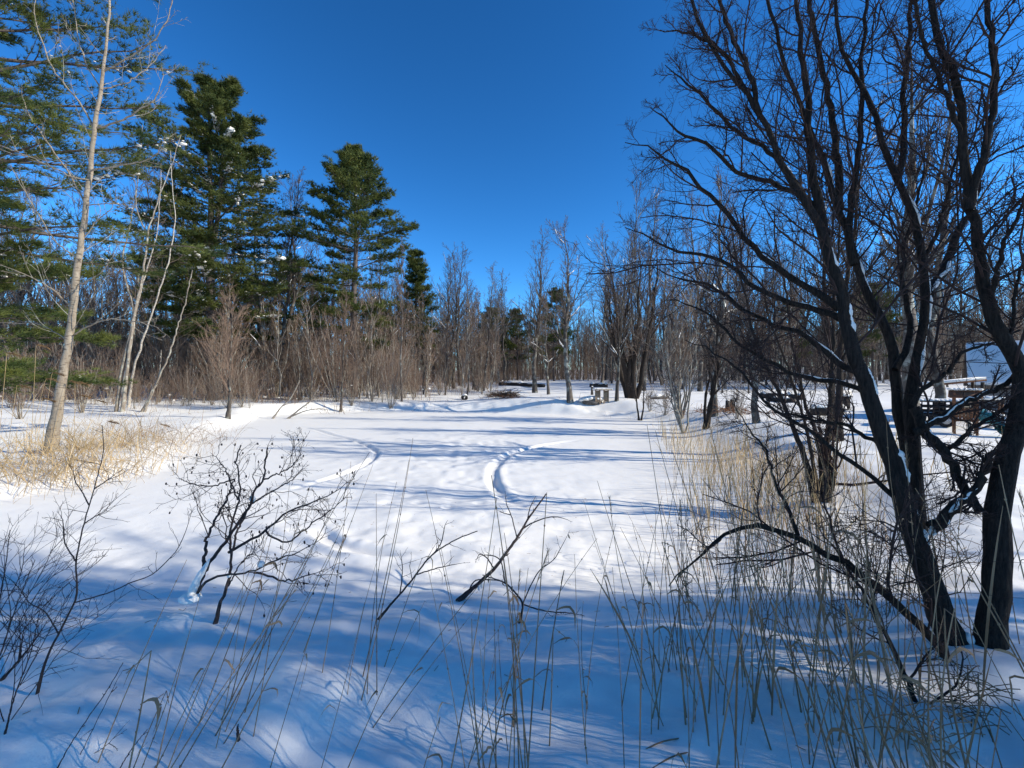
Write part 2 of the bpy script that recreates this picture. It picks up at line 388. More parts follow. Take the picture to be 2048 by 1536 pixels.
# ------------------------------------------------------------------ the big dark tree at the right, three trunks from one foot
def px_r(w, d, px=CX): return 0.5 * w / F * d / math.hypot(1, (px - CX) / F)
def limb(pts, d0, d1, w0, w1, n=24, jit=0.0, pw=1.15):
    P = trace(pts, d0, d1)
    Q, R = smooth(P, n, px_r(w1, d1, pts[-1][0]) + (px_r(w0, d0, pts[0][0]) - px_r(w1, d1, pts[-1][0])) * (1 - np.linspace(0, 1, 12)) ** pw)
    if jit: Q[1:-1] += rng.normal(size=Q[1:-1].shape) * jit
    return Q, R
def hand_tree(name, label, cat, base, trunks, limbs, barkm, twigm, lev, snow=None, group=None, rough=0.05, sides=16, twig_name='twigs', jit=0.006, limb_sides=8):
    """a tree traced limb by limb; finer shoots are grown from the traced limbs"""
    root = thing(name, base, label, cat, group)
    par = []
    for t in trunks:
        Q, R = limb(*t[:5], n=40, jit=jit, pw=1.5 if t[3] > 40 else 1.1)
        R[:6] *= np.linspace(1.4, 1, 6)
        MB().tubes(Q, R, sides, rough).build('trunk', barkm, root, base); par.append((Q, R, 1))
    for t in limbs:
        Q, R = limb(*t[:5], n=22, jit=jit)
        R = R * np.concatenate([np.ones(len(R) - 7), np.linspace(1, .4, 7)]) if -30 < t[0][-1][1] and t[0][-1][0] < 1960 else R
        MB().tubes(Q, R, limb_sides, rough * 0.7).build('limb', barkm, root, base); par.append((Q, R, 0))
    tw = MB(); Ps = np.array([smooth(p[0], 16) for p in par]); Rs = np.array([np.interp(np.linspace(0, 1, 16), np.linspace(0, 1, len(p[1])), p[1]) for p in par])
    lv = lev(Ps, Rs, np.array([p[2] for p in par], bool), tw)
    tag(tw.build(twig_name, twigm, root, base), kind='stuff')
    if snow:
        for k, t0, t1, th in snow:
            q, r = par[k][0], par[k][1]; n = len(q); i, j = int(t0 * (n - 1)), max(int(t0 * (n - 1)) + 2, int(t1 * (n - 1)))
            mb = MB(); q2, r2 = smooth(q[i:j + 1], 30, r[i:j + 1])
            e = np.sin(np.linspace(0.06, 3.08, 30)) ** 0.6; T = norm(np.gradient(q2, axis=0)); g = np.array([0.45, -0.5, 0.9])
            upv = norm(g - (T * g).sum(1, keepdims=True) * T)
            wv = 1 + 0.45 * np.interp(np.arange(30), np.arange(0, 36, 4), rng.normal(size=9)) + 0.10 * rng.normal(size=30)
            mb.tubes(q2 + upv * (r2 * 0.80)[:, None], np.maximum(r2 * th * 0.46 * e * np.clip(wv, .15, 1.6), 0.0015), 14, 0.05)
            mb.build('snow_patch', M['snow_clump'], root, base)
    return root, par

TR = [([(1962, 1425), (1935, 1352), (1900, 1270), (1868, 1190), (1838, 1100), (1812, 1015), (1786, 930), (1758, 850), (1736, 785), (1708, 718), (1691, 650), (1682, 598), (1670, 555), (1655, 495), (1640, 455), (1600, 383), (1572, 351), (1545, 290), (1521, 234), (1492, 190), (1467, 156), (1420, 90), (1385, 10), (1370, -60)], 2.55, 3.2, 74, 6),
      ([(1945, 1400), (1915, 1330), (1880, 1220), (1850, 1110), (1830, 1030), (1822, 950), (1806, 875), (1797, 793), (1790, 728), (1777, 663), (1754, 624), (1728, 572), (1708, 516), (1690, 455), (1672, 410), (1655, 345), (1640, 300), (1618, 250), (1590, 180), (1560, 90), (1535, 0), (1520, -70)], 2.75, 3.5, 40, 6),
      ([(1945, 1440), (1968, 1345), (1985, 1270), (1992, 1170), (1993, 1080), (1998, 1000), (2012, 923), (2032, 858), (2044, 793), (2040, 734), (2021, 705), (2001, 669), (1982, 614), (1966, 558), (1955, 488), (1940, 390), (1928, 293), (1920, 195), (1892, 117), (1873, 59), (1860, -20), (1850, -80)], 2.5, 2.7, 76, 13)]
LB = [([(1838, 1060), (1836, 1000), (1824, 905), (1820, 850), (1822, 793), (1829, 728), (1839, 682), (1852, 630), (1856, 581), (1846, 516), (1830, 449), (1797, 363), (1768, 293), (1752, 219), (1717, 168), (1690, 110), (1672, 30), (1665, -50)], 2.8, 3.3, 38, 7),
      ([(1856, 590), (1875, 560), (1900, 510), (1918, 460), (1945, 420), (1965, 340), (1978, 250)], 3.05, 3.3, 26, 10),
      ([(1796, 363), (1808, 300), (1806, 215), (1814, 137), (1820, 50), (1822, -40)], 3.15, 3.4, 17, 8),
      ([(1655, 500), (1640, 420), (1625, 345), (1618, 270), (1614, 195), (1603, 100), (1597, 40), (1590, -40)], 3.0, 3.3, 24, 8),
      ([(1680, 420), (1676, 350), (1668, 280), (1662, 215), (1640, 110), (1622, 30), (1612, -50)], 3.35, 3.5, 20, 8),
      ([(1708, 530), (1698, 480), (1700, 410), (1712, 330), (1722, 230), (1724, 140), (1730, 40), (1735, -40)], 3.1, 3.4, 18, 7),
      ([(1939, 420), (1962, 330), (1988, 215), (1986, 117), (1975, 20), (1972, -50)], 2.62, 2.5, 22, 11),
      ([(1982, 600), (2000, 520), (2030, 440), (2070, 360)], 2.6, 2.3, 14, 7),
      ([(2020, 705), (2024, 640), (2036, 560), (2060, 480)], 2.6, 2.5, 12, 6),
      ([(1930, 1392), (1881, 1303), (1795, 1209), (1717, 1143), (1639, 1100), (1592, 1073), (1545, 1058), (1498, 1051), (1443, 1073), (1404, 1108), (1360, 1145), (1338, 1172)], 2.45, 2.9, 27, 5),
      ([(1596, 1071), (1582, 1030), (1560, 985), (1545, 952), (1532, 900), (1500, 860), (1460, 800)], 2.72, 3.2, 10, 3),
      ([(1857, 1490), (1814, 1354), (1787, 1295), (1752, 1233), (1717, 1170), (1670, 1100), (1640, 1060)], 2.15, 2.7, 16, 5),
      ([(1736, 790), (1705, 772), (1630, 757), (1578, 744), (1526, 715), (1480, 690), (1430, 640), (1380, 610), (1330, 600)], 2.85, 3.4, 15, 4),
      ([(1720, 745), (1702, 738), (1663, 712), (1630, 685), (1598, 663), (1549, 650), (1500, 627), (1450, 590), (1400, 562), (1350, 555), (1300, 530)], 2.9, 3.5, 19, 4),
      ([(1684, 640), (1650, 625), (1598, 611), (1532, 585), (1490, 560), (1450, 525), (1400, 508), (1345, 500), (1290, 470), (1250, 455)], 2.9, 3.6, 17, 4),
      ([(1678, 618), (1640, 590), (1598, 565), (1532, 520), (1490, 475), (1440, 410), (1400, 375), (1370, 340), (1318, 312), (1290, 290), (1250, 285)], 2.95, 3.7, 19, 4),
      ([(1655, 470), (1630, 420), (1592, 387), (1521, 359), (1467, 340), (1416, 289), (1365, 270), (1326, 234), (1300, 215)], 3.0, 3.6, 16, 4),
      ([(1590, 375), (1560, 320), (1515, 290), (1460, 250), (1400, 190), (1365, 160), (1330, 130)], 3.05, 3.5, 12, 4),
      ([(1500, 200), (1450, 110), (1400, 75), (1360, 65), (1320, 60)], 3.1, 3.4, 9, 4),
      ([(1520, 235), (1500, 150), (1470, 80), (1440, 10), (1430, -50)], 3.05, 3.2, 12, 6),
      ([(1762, 890), (1744, 880), (1695, 852), (1630, 838), (1565, 826), (1510, 800)], 2.75, 3.1, 13, 4),
      ([(1795, 1000), (1740, 950), (1695, 920), (1630, 868), (1575, 835), (1526, 800), (1480, 740), (1420, 700), (1370, 680)], 2.7, 3.3, 14, 4),
      ([(1862, 1055), (1880, 1040), (1912, 1010), (1951, 975), (1975, 920), (2010, 890)], 2.6, 2.5, 34, 14),
      ([(1828, 815), (1850, 862), (1891, 906), (1933, 982), (1960, 1025)], 2.8, 2.55, 26, 22),
      ([(1825, 865), (1884, 832), (1923, 809), (1988, 780), (2030, 757), (2080, 740)], 2.75, 2.6, 21, 11),
      ([(1826, 810), (1838, 790), (1855, 770), (1891, 748), (1930, 700), (1975, 690), (2040, 660)], 2.8, 2.7, 15, 6),
      ([(1790, 740), (1812, 700), (1818, 640), (1806, 560), (1812, 480), (1840, 380), (1850, 300)], 2.95, 3.3, 18, 5),
      ([(1891, 904), (1930, 870), (1985, 830), (2060, 790)], 2.7, 2.6, 13, 8),
      ([(1848, 520), (1880, 450), (1905, 350), (1930, 240)], 3.1, 3.0, 11, 5),
      ([(1930, 300), (1900, 220), (1880, 160), (1840, 60), (1826, -30)], 2.65, 2.6, 13, 7),
      ([(1895, 1310), (1870, 1180), (1838, 1095), (1800, 1060), (1740, 1040), (1700, 1045)], 2.5, 2.4, 10, 3)]
SN = [(0, 0.44, 0.50, 0.85), (0, 0.535, 0.56, 0.8), (0, 0.28, 0.32, 0.9), (0, 0.36, 0.41, 0.75), (0, 0.20, 0.23, 0.7), (1, 0.50, 0.55, 0.9), (1, 0.25, 0.30, 0.8), (2, 0.42, 0.49, 0.95), (2, 0.21, 0.25, 0.55), (2, 0.50, 0.53, 0.6),
      (3, 0.36, 0.42, 0.9), (3, 0.50, 0.56, 0.85), (3, 0.24, 0.27, 0.6), (4, 0.0, 0.25, 0.8), (25, 0.05, 0.55, 0.7), (27, 0.05, 0.7, 0.6), (16, 0.05, 0.3, 0.75), (17, 0.1, 0.2, 0.6), (18, 0.2, 0.4, 0.5), (15, 0.1, 0.4, 0.6), (26, 0.1, 0.4, 0.5), (12, 0.02, 0.12, 0.7), (9, 0.0, 0.12, 0.5), (0, 0.66, 0.685, 0.7), (1, 0.66, 0.69, 0.8)]
def lev_big(P, R, istr, tw):
    # upward shoots on trunks are few and long, limbs carry many
    a, ra = grow(P[~istr], R[~istr], 10, ratio=0.42, ang=0.8, up=0.04, m=8, wob=0.17, t0=0.12, t1=0.98, rr=0.5, rmin=0.0026, lf=1.25, taper=0.35)
    b, rb = grow(P[istr], R[istr], 19, length=1.0, ang=0.7, up=0.09, m=8, wob=0.14, t0=0.42, t1=0.99, rr=0.28, rmin=0.003, lf=1.3, taper=0.3)
    rb = np.minimum(rb, 0.0075); ra = np.minimum(ra, 0.0058)
    one, r1 = np.concatenate([a, b]), np.concatenate([ra, rb])
    two, r2 = grow(one, r1, 10, ratio=0.52, ang=0.7, up=0.05, m=6, wob=0.2, t0=0.15, rr=0.62, rmin=0.0018, lf=1.2)
    three, r3 = grow(two, r2, 5, ratio=0.72, ang=0.75, up=0.04, m=5, wob=0.22, t0=0.2, rr=0.7, rmin=0.0014, lf=1.25)
    tw.tubes(one, r1, 5); tw.tubes(two, r2, 4); tw.tubes(three, r3, 3)
BT = np.array([2.76, 2.55, 0.70]); BT[2] = gz(BT[0], BT[1]) - 0.03
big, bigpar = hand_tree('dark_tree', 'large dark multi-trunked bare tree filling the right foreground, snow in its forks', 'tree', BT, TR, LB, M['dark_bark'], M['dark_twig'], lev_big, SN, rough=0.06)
# heap of snow caught between the trunks
for c_, s_ in zip([at(1950, 1318, 2.52), at(1935, 1290, 2.56), at(1866, 1064, 2.6)], [(0.09, 0.08, 0.05), (0.05, 0.045, 0.06), (0.018, 0.016, 0.022)]):
    q = np.array(c_) + rng.normal(size=(9, 3)) * np.array(s_) * np.array([.35, .35, .6]); MB().lumps(q, np.array(s_) * rng.uniform(.45, .75, (9, 1)), 12, 9, rough=0.07).build('snow_heap', M['snow_clump'], big, BT)

# ------------------------------------------------------------------ second multi-stemmed tree, a few metres further back
B2 = foot(1640, 1003)
D2 = B2[1]
TR2 = [([(1632, 1005), (1622, 960), (1607, 907), (1590, 865), (1578, 835), (1559, 786), (1532, 734), (1505, 660), (1490, 590), (1470, 510), (1462, 440)], D2, D2 + .7, 15, 3),
       ([(1648, 1003), (1652, 960), (1653, 891), (1660, 826), (1663, 760), (1666, 695), (1668, 600), (1676, 520), (1680, 430), (1676, 360)], D2, D2 + .3, 17, 3),
       ([(1644, 1003), (1643, 950), (1637, 891), (1624, 842), (1611, 809), (1594, 728), (1581, 669), (1572, 580), (1552, 490), (1548, 420)], D2 + .1, D2 + .9, 12, 3),
       ([(1638, 1003), (1622, 900), (1605, 830), (1570, 720), (1540, 640), (1525, 560)], D2 - .1, D2 - .6, 9, 3),
       ([(1652, 1000), (1664, 965), (1668, 940), (1655, 935)], D2 - .05, D2 - .1, 20, 9)]
def lev_mid(P, R, istr, tw):
    a, ra = grow(P, R, 16, length=1.5, ang=0.65, up=0.12, m=7, wob=0.14, t0=0.3, rr=0.45, rmin=0.006, lf=1.25)
    b, rb = grow(a, ra, 6, ratio=0.5, ang=0.7, up=0.08, m=5, wob=0.2, t0=0.2, rr=0.6, rmin=0.004, lf=1.2)
    c, rc = grow(b, rb, 4, ratio=0.6, ang=0.7, up=0.05, m=4, wob=0.2, t0=0.2, rr=0.7, rmin=0.0028, lf=1.2)
    tw.tubes(a, ra, 4); tw.tubes(b, rb, 3); tw.tubes(c, rc, 3)
hand_tree('clump_tree', 'slender four-stemmed dark bare tree behind the reeds, left of the big dark tree', 'tree', B2, TR2, [], M['dark_bark'], M['dark_twig'], lev_mid, None, sides=10)

# ------------------------------------------------------------------ low bent shrub in the left foreground, stick, sapling
BS = foot(428, 1250); d = BS[1]
SH = [([(428, 1256), (440, 1212), (455, 1173), (461, 1140), (463, 1115), (459, 1076), (466, 1040), (477, 998), (479, 959), (473, 923), (482, 890)], d, d + .35, 8.5, 2.5),
      ([(385, 1200), (398, 1165), (414, 1134), (440, 1098), (465, 1064), (486, 1032), (500, 1009), (512, 978), (527, 959), (530, 930), (535, 895)], d + .15, d + .5, 11, 3),
      ([(408, 1140), (410, 1110), (413, 1085), (422, 1056), (438, 1025), (453, 1000), (462, 980), (469, 958)], d + .2, d + .35, 8, 3)]
SHL = [([(457, 1105), (490, 1086), (527, 1064), (548, 1045), (566, 1029), (600, 1014), (625, 1005), (672, 982), (700, 960)], d + .15, d + .1, 7, 2),
       ([(532, 1062), (555, 1078), (574, 1084), (592, 1074), (609, 1060), (640, 1036), (672, 1013), (700, 985)], d + .1, d - .1, 5, 2),
       ([(390, 1192), (404, 1172), (422, 1158), (444, 1152), (469, 1148), (500, 1144), (520, 1134), (566, 1115), (609, 1098), (660, 1070)], d + .15, d - .2, 7.5, 2),
       ([(508, 1146), (540, 1152), (566, 1162), (590, 1158), (617, 1150), (655, 1138)], d, d - .1, 5, 2),
       ([(500, 1009), (540, 985), (580, 962), (600, 945)], d + .4, d + .5, 4, 2), ([(469, 958), (440, 968), (410, 972), (385, 968), (352, 955)], d + .35, d + .2, 4, 2),
       ([(475, 1000), (460, 960), (446, 930), (420, 905)], d + .3, d + .4, 4, 2), ([(527, 959), (550, 950), (580, 935), (606, 905)], d + .45, d + .5, 4, 2),
       ([(457, 1172), (480, 1130), (520, 1090)], d + .1, d, 4, 2), ([(463, 1110), (475, 1060), (490, 1030), (500, 1011)], d + .1, d + .3, 5, 4)]
def lev_shrub(P, R, istr, tw):
    a, ra = grow(P, R, 8, length=0.34, ang=0.8, up=0.05, m=7, wob=0.32, t0=0.35, rr=0.5, rmin=0.0022, lf=1.4)
    b, rb = grow(a, ra, 4, ratio=0.55, ang=0.8, up=0.02, m=5, wob=0.35, t0=0.2, rr=0.7, rmin=0.0014, lf=1.2)
    c, rc = grow(b, rb, 2, ratio=0.5, ang=0.8, up=0.0, m=4, wob=0.3, t0=0.3, rr=0.8, rmin=0.0014, lf=1.3)
    tw.tubes(a, ra, 4); tw.tubes(b, rb, 3); tw.tubes(c, rc, 3)
    e = b[:, -1][rng.random(len(b)) < 0.2]; tw.lumps(e, (0.006, 0.006, 0.011), 5, 4)
shrub, sp = hand_tree('bent_shrub', 'low dark bent shrub with crooked twigs poking from the snow, left of centre', 'shrub', BS, SH, SHL, M['shrub_bark'], M['dark_twig'], lev_shrub, None, sides=8, jit=0.004, limb_sides=6)
mb = MB(); q = smooth(np.array([at(384, 1204, d + .14), at(396, 1170, d + .15), at(412, 1142, d + .17), at(424, 1122, d + .2)]), 12)
mb.tubes(q + np.array([-0.01, -0.01, 0.02]), np.array([.020, .026, .028, .025, .026, .022, .020, .021, .017, .014, .010, .003]), 14, 0.12)
mb.lumps(at(380, 1196, d + .12), [(.08, .07, .03)], 14, 10, rough=0.06)
for c_, s_ in ((at(505, 998, d + .4), (.022, .022, .026)), (at(522, 1128, d - .1), (.026, .02, .02)), (at(458, 1152, d + .02), (.012, .012, .01))): MB().lumps(c_, [s_], 14, 10, rough=.07).build('snow_patch', M['snow_clump'], shrub, BS)
mb.build('snow_patch', M['snow_clump'], shrub, BS)

bst = foot(915, 1204); d = bst[1]
st, _ = hand_tree('leaning_stick', 'bare dark forked stick leaning out of the snow in the middle foreground', 'stick', bst,
    [([(915, 1204), (940, 1182), (963, 1162), (991, 1134), (1012, 1106), (1034, 1076), (1048, 1052), (1057, 1037), (1075, 1012), (1092, 988)], d, d + .9, 9, 2.6)],
    [([(1034, 1076), (1028, 1052), (1022, 1030), (1013, 1008), (1010, 982)], d + .55, d + .6, 2.6, 1.5), ([(1044, 1058), (1065, 1046), (1088, 1037), (1115, 1034), (1145, 1044)], d + .6, d + .55, 3, 1.5),
     ([(1055, 1038), (1060, 1016), (1072, 992)], d + .7, d + .8, 2.5, 1.5), ([(1022, 1030), (1008, 1026), (995, 1020)], d + .57, d + .6, 2, 1.2), ([(988, 1138), (975, 1118), (960, 1108), (950, 1126)], d + .3, d + .25, 3, 1.5),
     ([(935, 1188), (950, 1162), (985, 1160), (1010, 1166), (1030, 1190)], d + .1, d, 3, 1.6)],
    M['shrub_bark'], M['dark_twig'], lambda P, R, s, tw: tw.tubes(*grow(P, R, 3, length=.16, ang=.9, m=5, wob=.25, t0=.4, rr=.5, rmin=.0016), 4), None, sides=8, jit=0.0015, limb_sides=5)
MB().lumps([at(964, 1170, d + .2), at(958, 1176, d + .15)], [(.022, .02, .035), (.016, .015, .03)], 8, 6, rough=.12).build('snow_patch', M['snow_clump'], st, bst)

def small_plant(name, label, pts, twigs, matn='shrub_bark', twn=5, tl=0.16, dd=0.3, w=5, cat='sapling', group=None, wt=1.4, leaf=0):
    b = foot(*pts[0]); d = b[1]
    root, par = hand_tree(name, label, cat, b, [(pts, d, d + dd, w, 1.8)], [(t, d + dd * 0.4, d + dd * 0.7, w * 0.6, 1.4) for t in twigs], M[matn], M['dark_twig'],
        lambda P, R, s, tw: (lambda a: (tw.tubes(*a, 4), tw.tubes(*grow(*a, 2, ratio=.5, ang=.8, m=4, wob=.25, t0=.3, rr=.7, rmin=.0012), 3)))(grow(P, R, twn, length=tl, ang=.8, m=5, wob=.2, t0=.3, rr=.5, rmin=.0016, lf=1.3, up=.05)), None, sides=7, jit=0.0008, limb_sides=5, group=group)
    if leaf:
        mb = MB()
        for p, r, _ in par:
            n = leaf; i = rng.integers(len(p) // 2, len(p), n); P0 = p[i]; D = norm(rng.normal(size=(n, 3)) * 0.5 + np.array([0, 0, -1.0]))
            c = np.stack([P0, P0 + D * .02 + rng.normal(size=(n, 3)) * .004, P0 + D * .045], 1); mb.ribbons(c, np.tile([[.004, .016, .002]], (n, 1)))
        mb.build('dead_leaves', M['leaf'], root, b)
    return root
small_plant('twig_sapling', 'small black twiggy sapling with dangling catkins in the middle foreground', [(1039, 1246), (1045, 1209), (1030, 1185), (1010, 1166), (990, 1158), (965, 1150)],
    [[(1045, 1209), (1090, 1222), (1140, 1226), (1170, 1232)], [(1045, 1209), (1062, 1170), (1080, 1140), (1110, 1116), (1140, 1060)], [(1010, 1166), (1000, 1120), (970, 1110), (950, 1120)]], leaf=2, dd=0.1)
small_plant('red_sapling', 'thin purplish sapling with upright leader rising from the snow at the far left', [(74, 1390), (92, 1320), (117, 1268), (140, 1222), (152, 1197), (154, 1160), (152, 1123), (160, 1080), (168, 1048), (178, 1010), (188, 978), (198, 940), (207, 900), (204, 850)],
    [[(117, 1268), (92, 1226), (59, 1205), (40, 1180), (23, 1162)], [(150, 1205), (219, 1185), (262, 1165), (305, 1148), (352, 1103), (372, 1060), (388, 1012), (398, 1008)], [(152, 1123), (130, 1085), (125, 1040), (113, 1022)],
     [(168, 1048), (195, 1030), (215, 1022)], [(178, 1010), (165, 985), (150, 960), (146, 930)], [(188, 978), (215, 960), (235, 945)]], twn=7, tl=.22, w=6.5)
small_plant('red_sapling', 'stout dark stem slanting right beside the purplish sapling at the left edge', [(2, 1362), (40, 1318), (70, 1280), (94, 1243)], [[(40, 1318), (44, 1280), (52, 1240)]], twn=8, tl=.3, w=9, dd=.15)
small_plant('thicket_stems', 'fan of thin purple shoots at the left edge beside the snowy bank', [(-30, 1420), (-5, 1330), (20, 1250), (45, 1180), (70, 1120)], [[(-20, 1390), (40, 1270), (110, 1190), (170, 1140)], [(-10, 1345), (20, 1240), (10, 1150), (-5, 1080)], [(0, 1320), (60, 1210), (110, 1150), (200, 1110)]], twn=9, tl=.45, w=5)
small_plant('thicket_stems', 'second fan of thin purple shoots low at the left edge', [(10, 1470), (30, 1390), (60, 1310), (80, 1220)], [[(15, 1450), (80, 1360), (130, 1290), (210, 1220)], [(20, 1430), (30, 1330), (15, 1240)], [(40, 1370), (100, 1260), (140, 1180)], [(12, 1460), (-20, 1350), (-40, 1260)]], twn=10, tl=.4, w=5)
small_plant('thicket_stems', 'thin purple shoots standing behind the others at the left edge', [(-20, 1300), (-5, 1220), (10, 1140), (20, 1060)], [[(-15, 1280), (50, 1200), (95, 1120), (120, 1050)], [(-10, 1240), (40, 1150), (50, 1080)]], twn=10, tl=.5, w=5)
small_plant('budded_shoot', 'thin dark budded shoots slanting right at the bottom left corner', [(110, 1545), (140, 1490), (180, 1430), (215, 1380), (246, 1325)], [[(150, 1530), (190, 1450), (232, 1365), (246, 1340)], [(130, 1520), (200, 1500), (260, 1440)]], twn=2, tl=.08, w=3.5, dd=.15)
small_plant('budded_shoot', 'short dark budded shoot at the very bottom, right of the bottom left shoots', [(235, 1545), (262, 1500), (295, 1458)], [], twn=2, tl=.05, w=3, dd=.05)
small_plant('red_sapling', 'thin twiggy stem leaning right, midway between bent shrub and leaning stick', [(756, 1240), (785, 1205), (820, 1165), (862, 1112), (910, 1080), (955, 1062)], [[(800, 1188), (805, 1140), (800, 1100)], [(850, 1125), (880, 1090), (890, 1050), (896, 1040)], [(830, 1150), (880, 1135), (930, 1125)]], twn=4, tl=.2, w=5)
small_plant('stub', 'short broken dark stub sticking up in shaded snow at the bottom left', [(476, 1485), (476, 1470), (475, 1456), (477, 1448)], [], twn=0 or 1, tl=.004, w=9, dd=.0, cat='stub')
# ------------------------------------------------------------------ pale aspen at the left and the stems behind it
BA = foot(102, 905); d = BA[1]
def lev_aspen(P, R, istr, tw):
    a, ra = grow(P[~istr], R[~istr], 7, length=1.0, ang=0.65, up=0.10, m=7, wob=0.10, t0=0.2, rr=0.4, rmin=0.007, lf=1.25)
    b, rb = grow(P[istr], R[istr], 26, length=1.9, ang=1.05, up=0.10, m=8, wob=0.10, t0=0.22, t1=0.98, rr=0.12, rmin=0.009, lf=1.15)
    a = np.concatenate([smooth_all(a, 8), b]); ra = np.concatenate([resize(ra, 8), np.minimum(rb, .02)])
    c, rc = grow(a, ra, 5, ratio=0.4, ang=0.7, up=0.06, m=5, wob=0.14, t0=0.3, rr=0.5, rmin=0.005, lf=1.2)
    tw.tubes(a, ra, 4); tw.tubes(c, rc, 3)
def smooth_all(P, n): return np.array([smooth(p, n) for p in P])
def resize(R, n): return np.array([np.interp(np.linspace(0, 1, n), np.linspace(0, 1, R.shape[1]), r) for r in R])
AS = [([(102, 908), (108, 860), (118, 800), (128, 740), (139, 680), (147, 610), (155, 540), (164, 478), (173, 393), (183, 325), (191, 239), (202, 178), (207, 137), (215, 68), (222, 0), (230, -70)], d, d + .6, 25, 4)]
AL = [([(208, 142), (239, 126), (284, 96), (318, 68), (342, 20), (346, -30)], d + .5, d + .2, 5, 1.6), ([(193, 256), (239, 243), (280, 219), (308, 198), (325, 157), (323, 130)], d + .4, d + .1, 5.5, 1.6),
      ([(187, 256), (164, 212), (137, 178), (103, 133), (82, 79), (70, 34), (70, -20)], d + .4, d + .8, 5.5, 2), ([(201, 176), (185, 150), (171, 126), (155, 68), (147, 0), (146, -40)], d + .5, d + 1, 4.5, 1.8),
      ([(181, 342), (239, 331), (290, 321), (318, 300), (330, 270)], d + .3, d - .3, 5, 1.5), ([(169, 405), (137, 345), (103, 297), (62, 236), (44, 191), (29, 137)], d + .3, d + .9, 5, 1.6),
      ([(172, 410), (222, 408), (270, 412)], d + .3, d, 3.5, 1.2), ([(203, 178), (256, 164), (300, 130), (331, 90)], d + .5, d + .9, 3.5, 1.2), ([(178, 360), (143, 352), (70, 318), (0, 290), (-40, 270)], d + .3, d - .5, 4, 1.4),
      ([(160, 520), (110, 480), (60, 400), (20, 330)], d + .2, d + .6, 4, 1.4), ([(165, 478), (195, 440), (220, 420), (235, 390)], d + .3, d, 3.5, 1.3), ([(152, 572), (200, 545), (250, 470)], d + .2, d - .4, 3.5, 1.2),
      ([(147, 615), (90, 570), (30, 540), (-30, 520)], d + .2, d, 4.5, 1.4), ([(140, 672), (210, 640), (300, 650), (340, 676)], d + .2, d - .6, 4.5, 1.4), ([(138, 682), (80, 650), (20, 640)], d + .2, d + .6, 4, 1.3)]
hand_tree('aspen', 'tall pale straight tree with tan bark and long thin rising limbs at the left', 'tree', BA, AS, AL, M['aspen_bark'], M['lichen_bark'], lev_aspen, None, rough=0.03, sides=14, jit=0.012, limb_sides=7)

def lev_slim(P, R, istr, tw):
    a, ra = grow(P, R, 16, length=2.2, ang=0.8, up=0.10, m=6, wob=0.15, t0=0.35, rr=0.4, rmin=0.012, lf=1.25)
    b, rb = grow(a, ra, 5, ratio=0.5, ang=0.7, up=0.06, m=5, wob=0.18, t0=0.2, rr=0.6, rmin=0.008, lf=1.2)
    tw.tubes(a, ra, 4); tw.tubes(b, rb, 3)
b = foot(238, 823); d = b[1]
hand_tree('lichened_tree', 'two-stemmed grey lichened tree with crossing trunks right of the pale aspen', 'tree', b,
    [([(232, 824), (240, 760), (255, 690), (266, 640), (263, 604), (252, 560), (246, 525), (250, 490), (258, 460), (270, 400), (278, 330), (285, 250)], d, d + 1, 7, 1.5),
     ([(244, 824), (254, 740), (264, 660), (272, 610), (286, 545), (297, 470), (302, 444), (318, 393), (342, 331), (362, 270)], d, d + 1, 8, 1.5)],
    [([(295, 468), (288, 455), (273, 417), (270, 369), (262, 310)], d + .6, d + .9, 4, 1)], M['lichen_bark'], M['grey_twig'], lev_slim, None, sides=9, jit=.02)
b = foot(252, 815); d = b[1]
hand_tree('white_birch', 'slim white birch pair leaning right, beside the lichened crossing trunks', 'tree', b,
    [([(246, 818), (249, 764), (263, 682), (273, 614), (290, 552), (305, 500), (314, 467), (320, 400), (322, 340)], d, d + .5, 6, 1.2),
     ([(256, 818), (262, 770), (273, 717), (290, 669), (314, 597), (335, 529), (347, 467), (350, 430), (345, 369), (341, 300)], d, d + .5, 6, 1.2)], [], M['birch_bark'], M['grey_twig'], lev_slim, None, sides=8, jit=.02)
b = foot(285, 824); d = b[1]
hand_tree('leaning_birch', 'thin brown birch leaning right out of the brush, right of the white pair', 'tree', b,
    [([(283, 826), (296, 800), (308, 775), (331, 727), (345, 690), (355, 655), (372, 600), (385, 540)], d, d + .5, 6, 2), ([(288, 826), (303, 790), (318, 755), (322, 700)], d, d + .3, 5, 2)], [], M['lichen_bark'], M['grey_twig'], lev_slim, None, sides=8, jit=.02)
for nm, lb, pts in (('bare_sapling', 'lone bare sapling with bushy top standing at the pond edge, left of the pines', [(456, 838), (460, 800), (458, 760), (462, 700), (464, 640), (458, 600)]),
                    ('bare_sapling', 'slim bare sapling at the pond edge below the smaller tall pine', [(681, 824), (684, 790), (684, 750), (688, 700), (690, 640), (694, 590)])):
    b = foot(*pts[0]); d = b[1]
    hand_tree(nm, lb, 'sapling', b, [(pts, d, d + .3, 9 if pts[0][0] < 500 else 5, 1.2)], [], M['grey_bark'], M['red_twig'],
        lambda P, R, s, tw: (lambda a, r: (tw.tubes(a, r, 4), (lambda c: tw.tubes(*c, 3))(grow(a, r, 11, ratio=.5, ang=.6, up=.08, m=5, wob=.16, t0=.15, rr=.6, rmin=.009, lf=1.2))))(*grow(P, R, 44, length=3.2, ang=.6, up=.10, m=7, wob=.12, t0=.18, rr=.3, rmin=.012, lf=1.15)), None, sides=8, jit=.01)
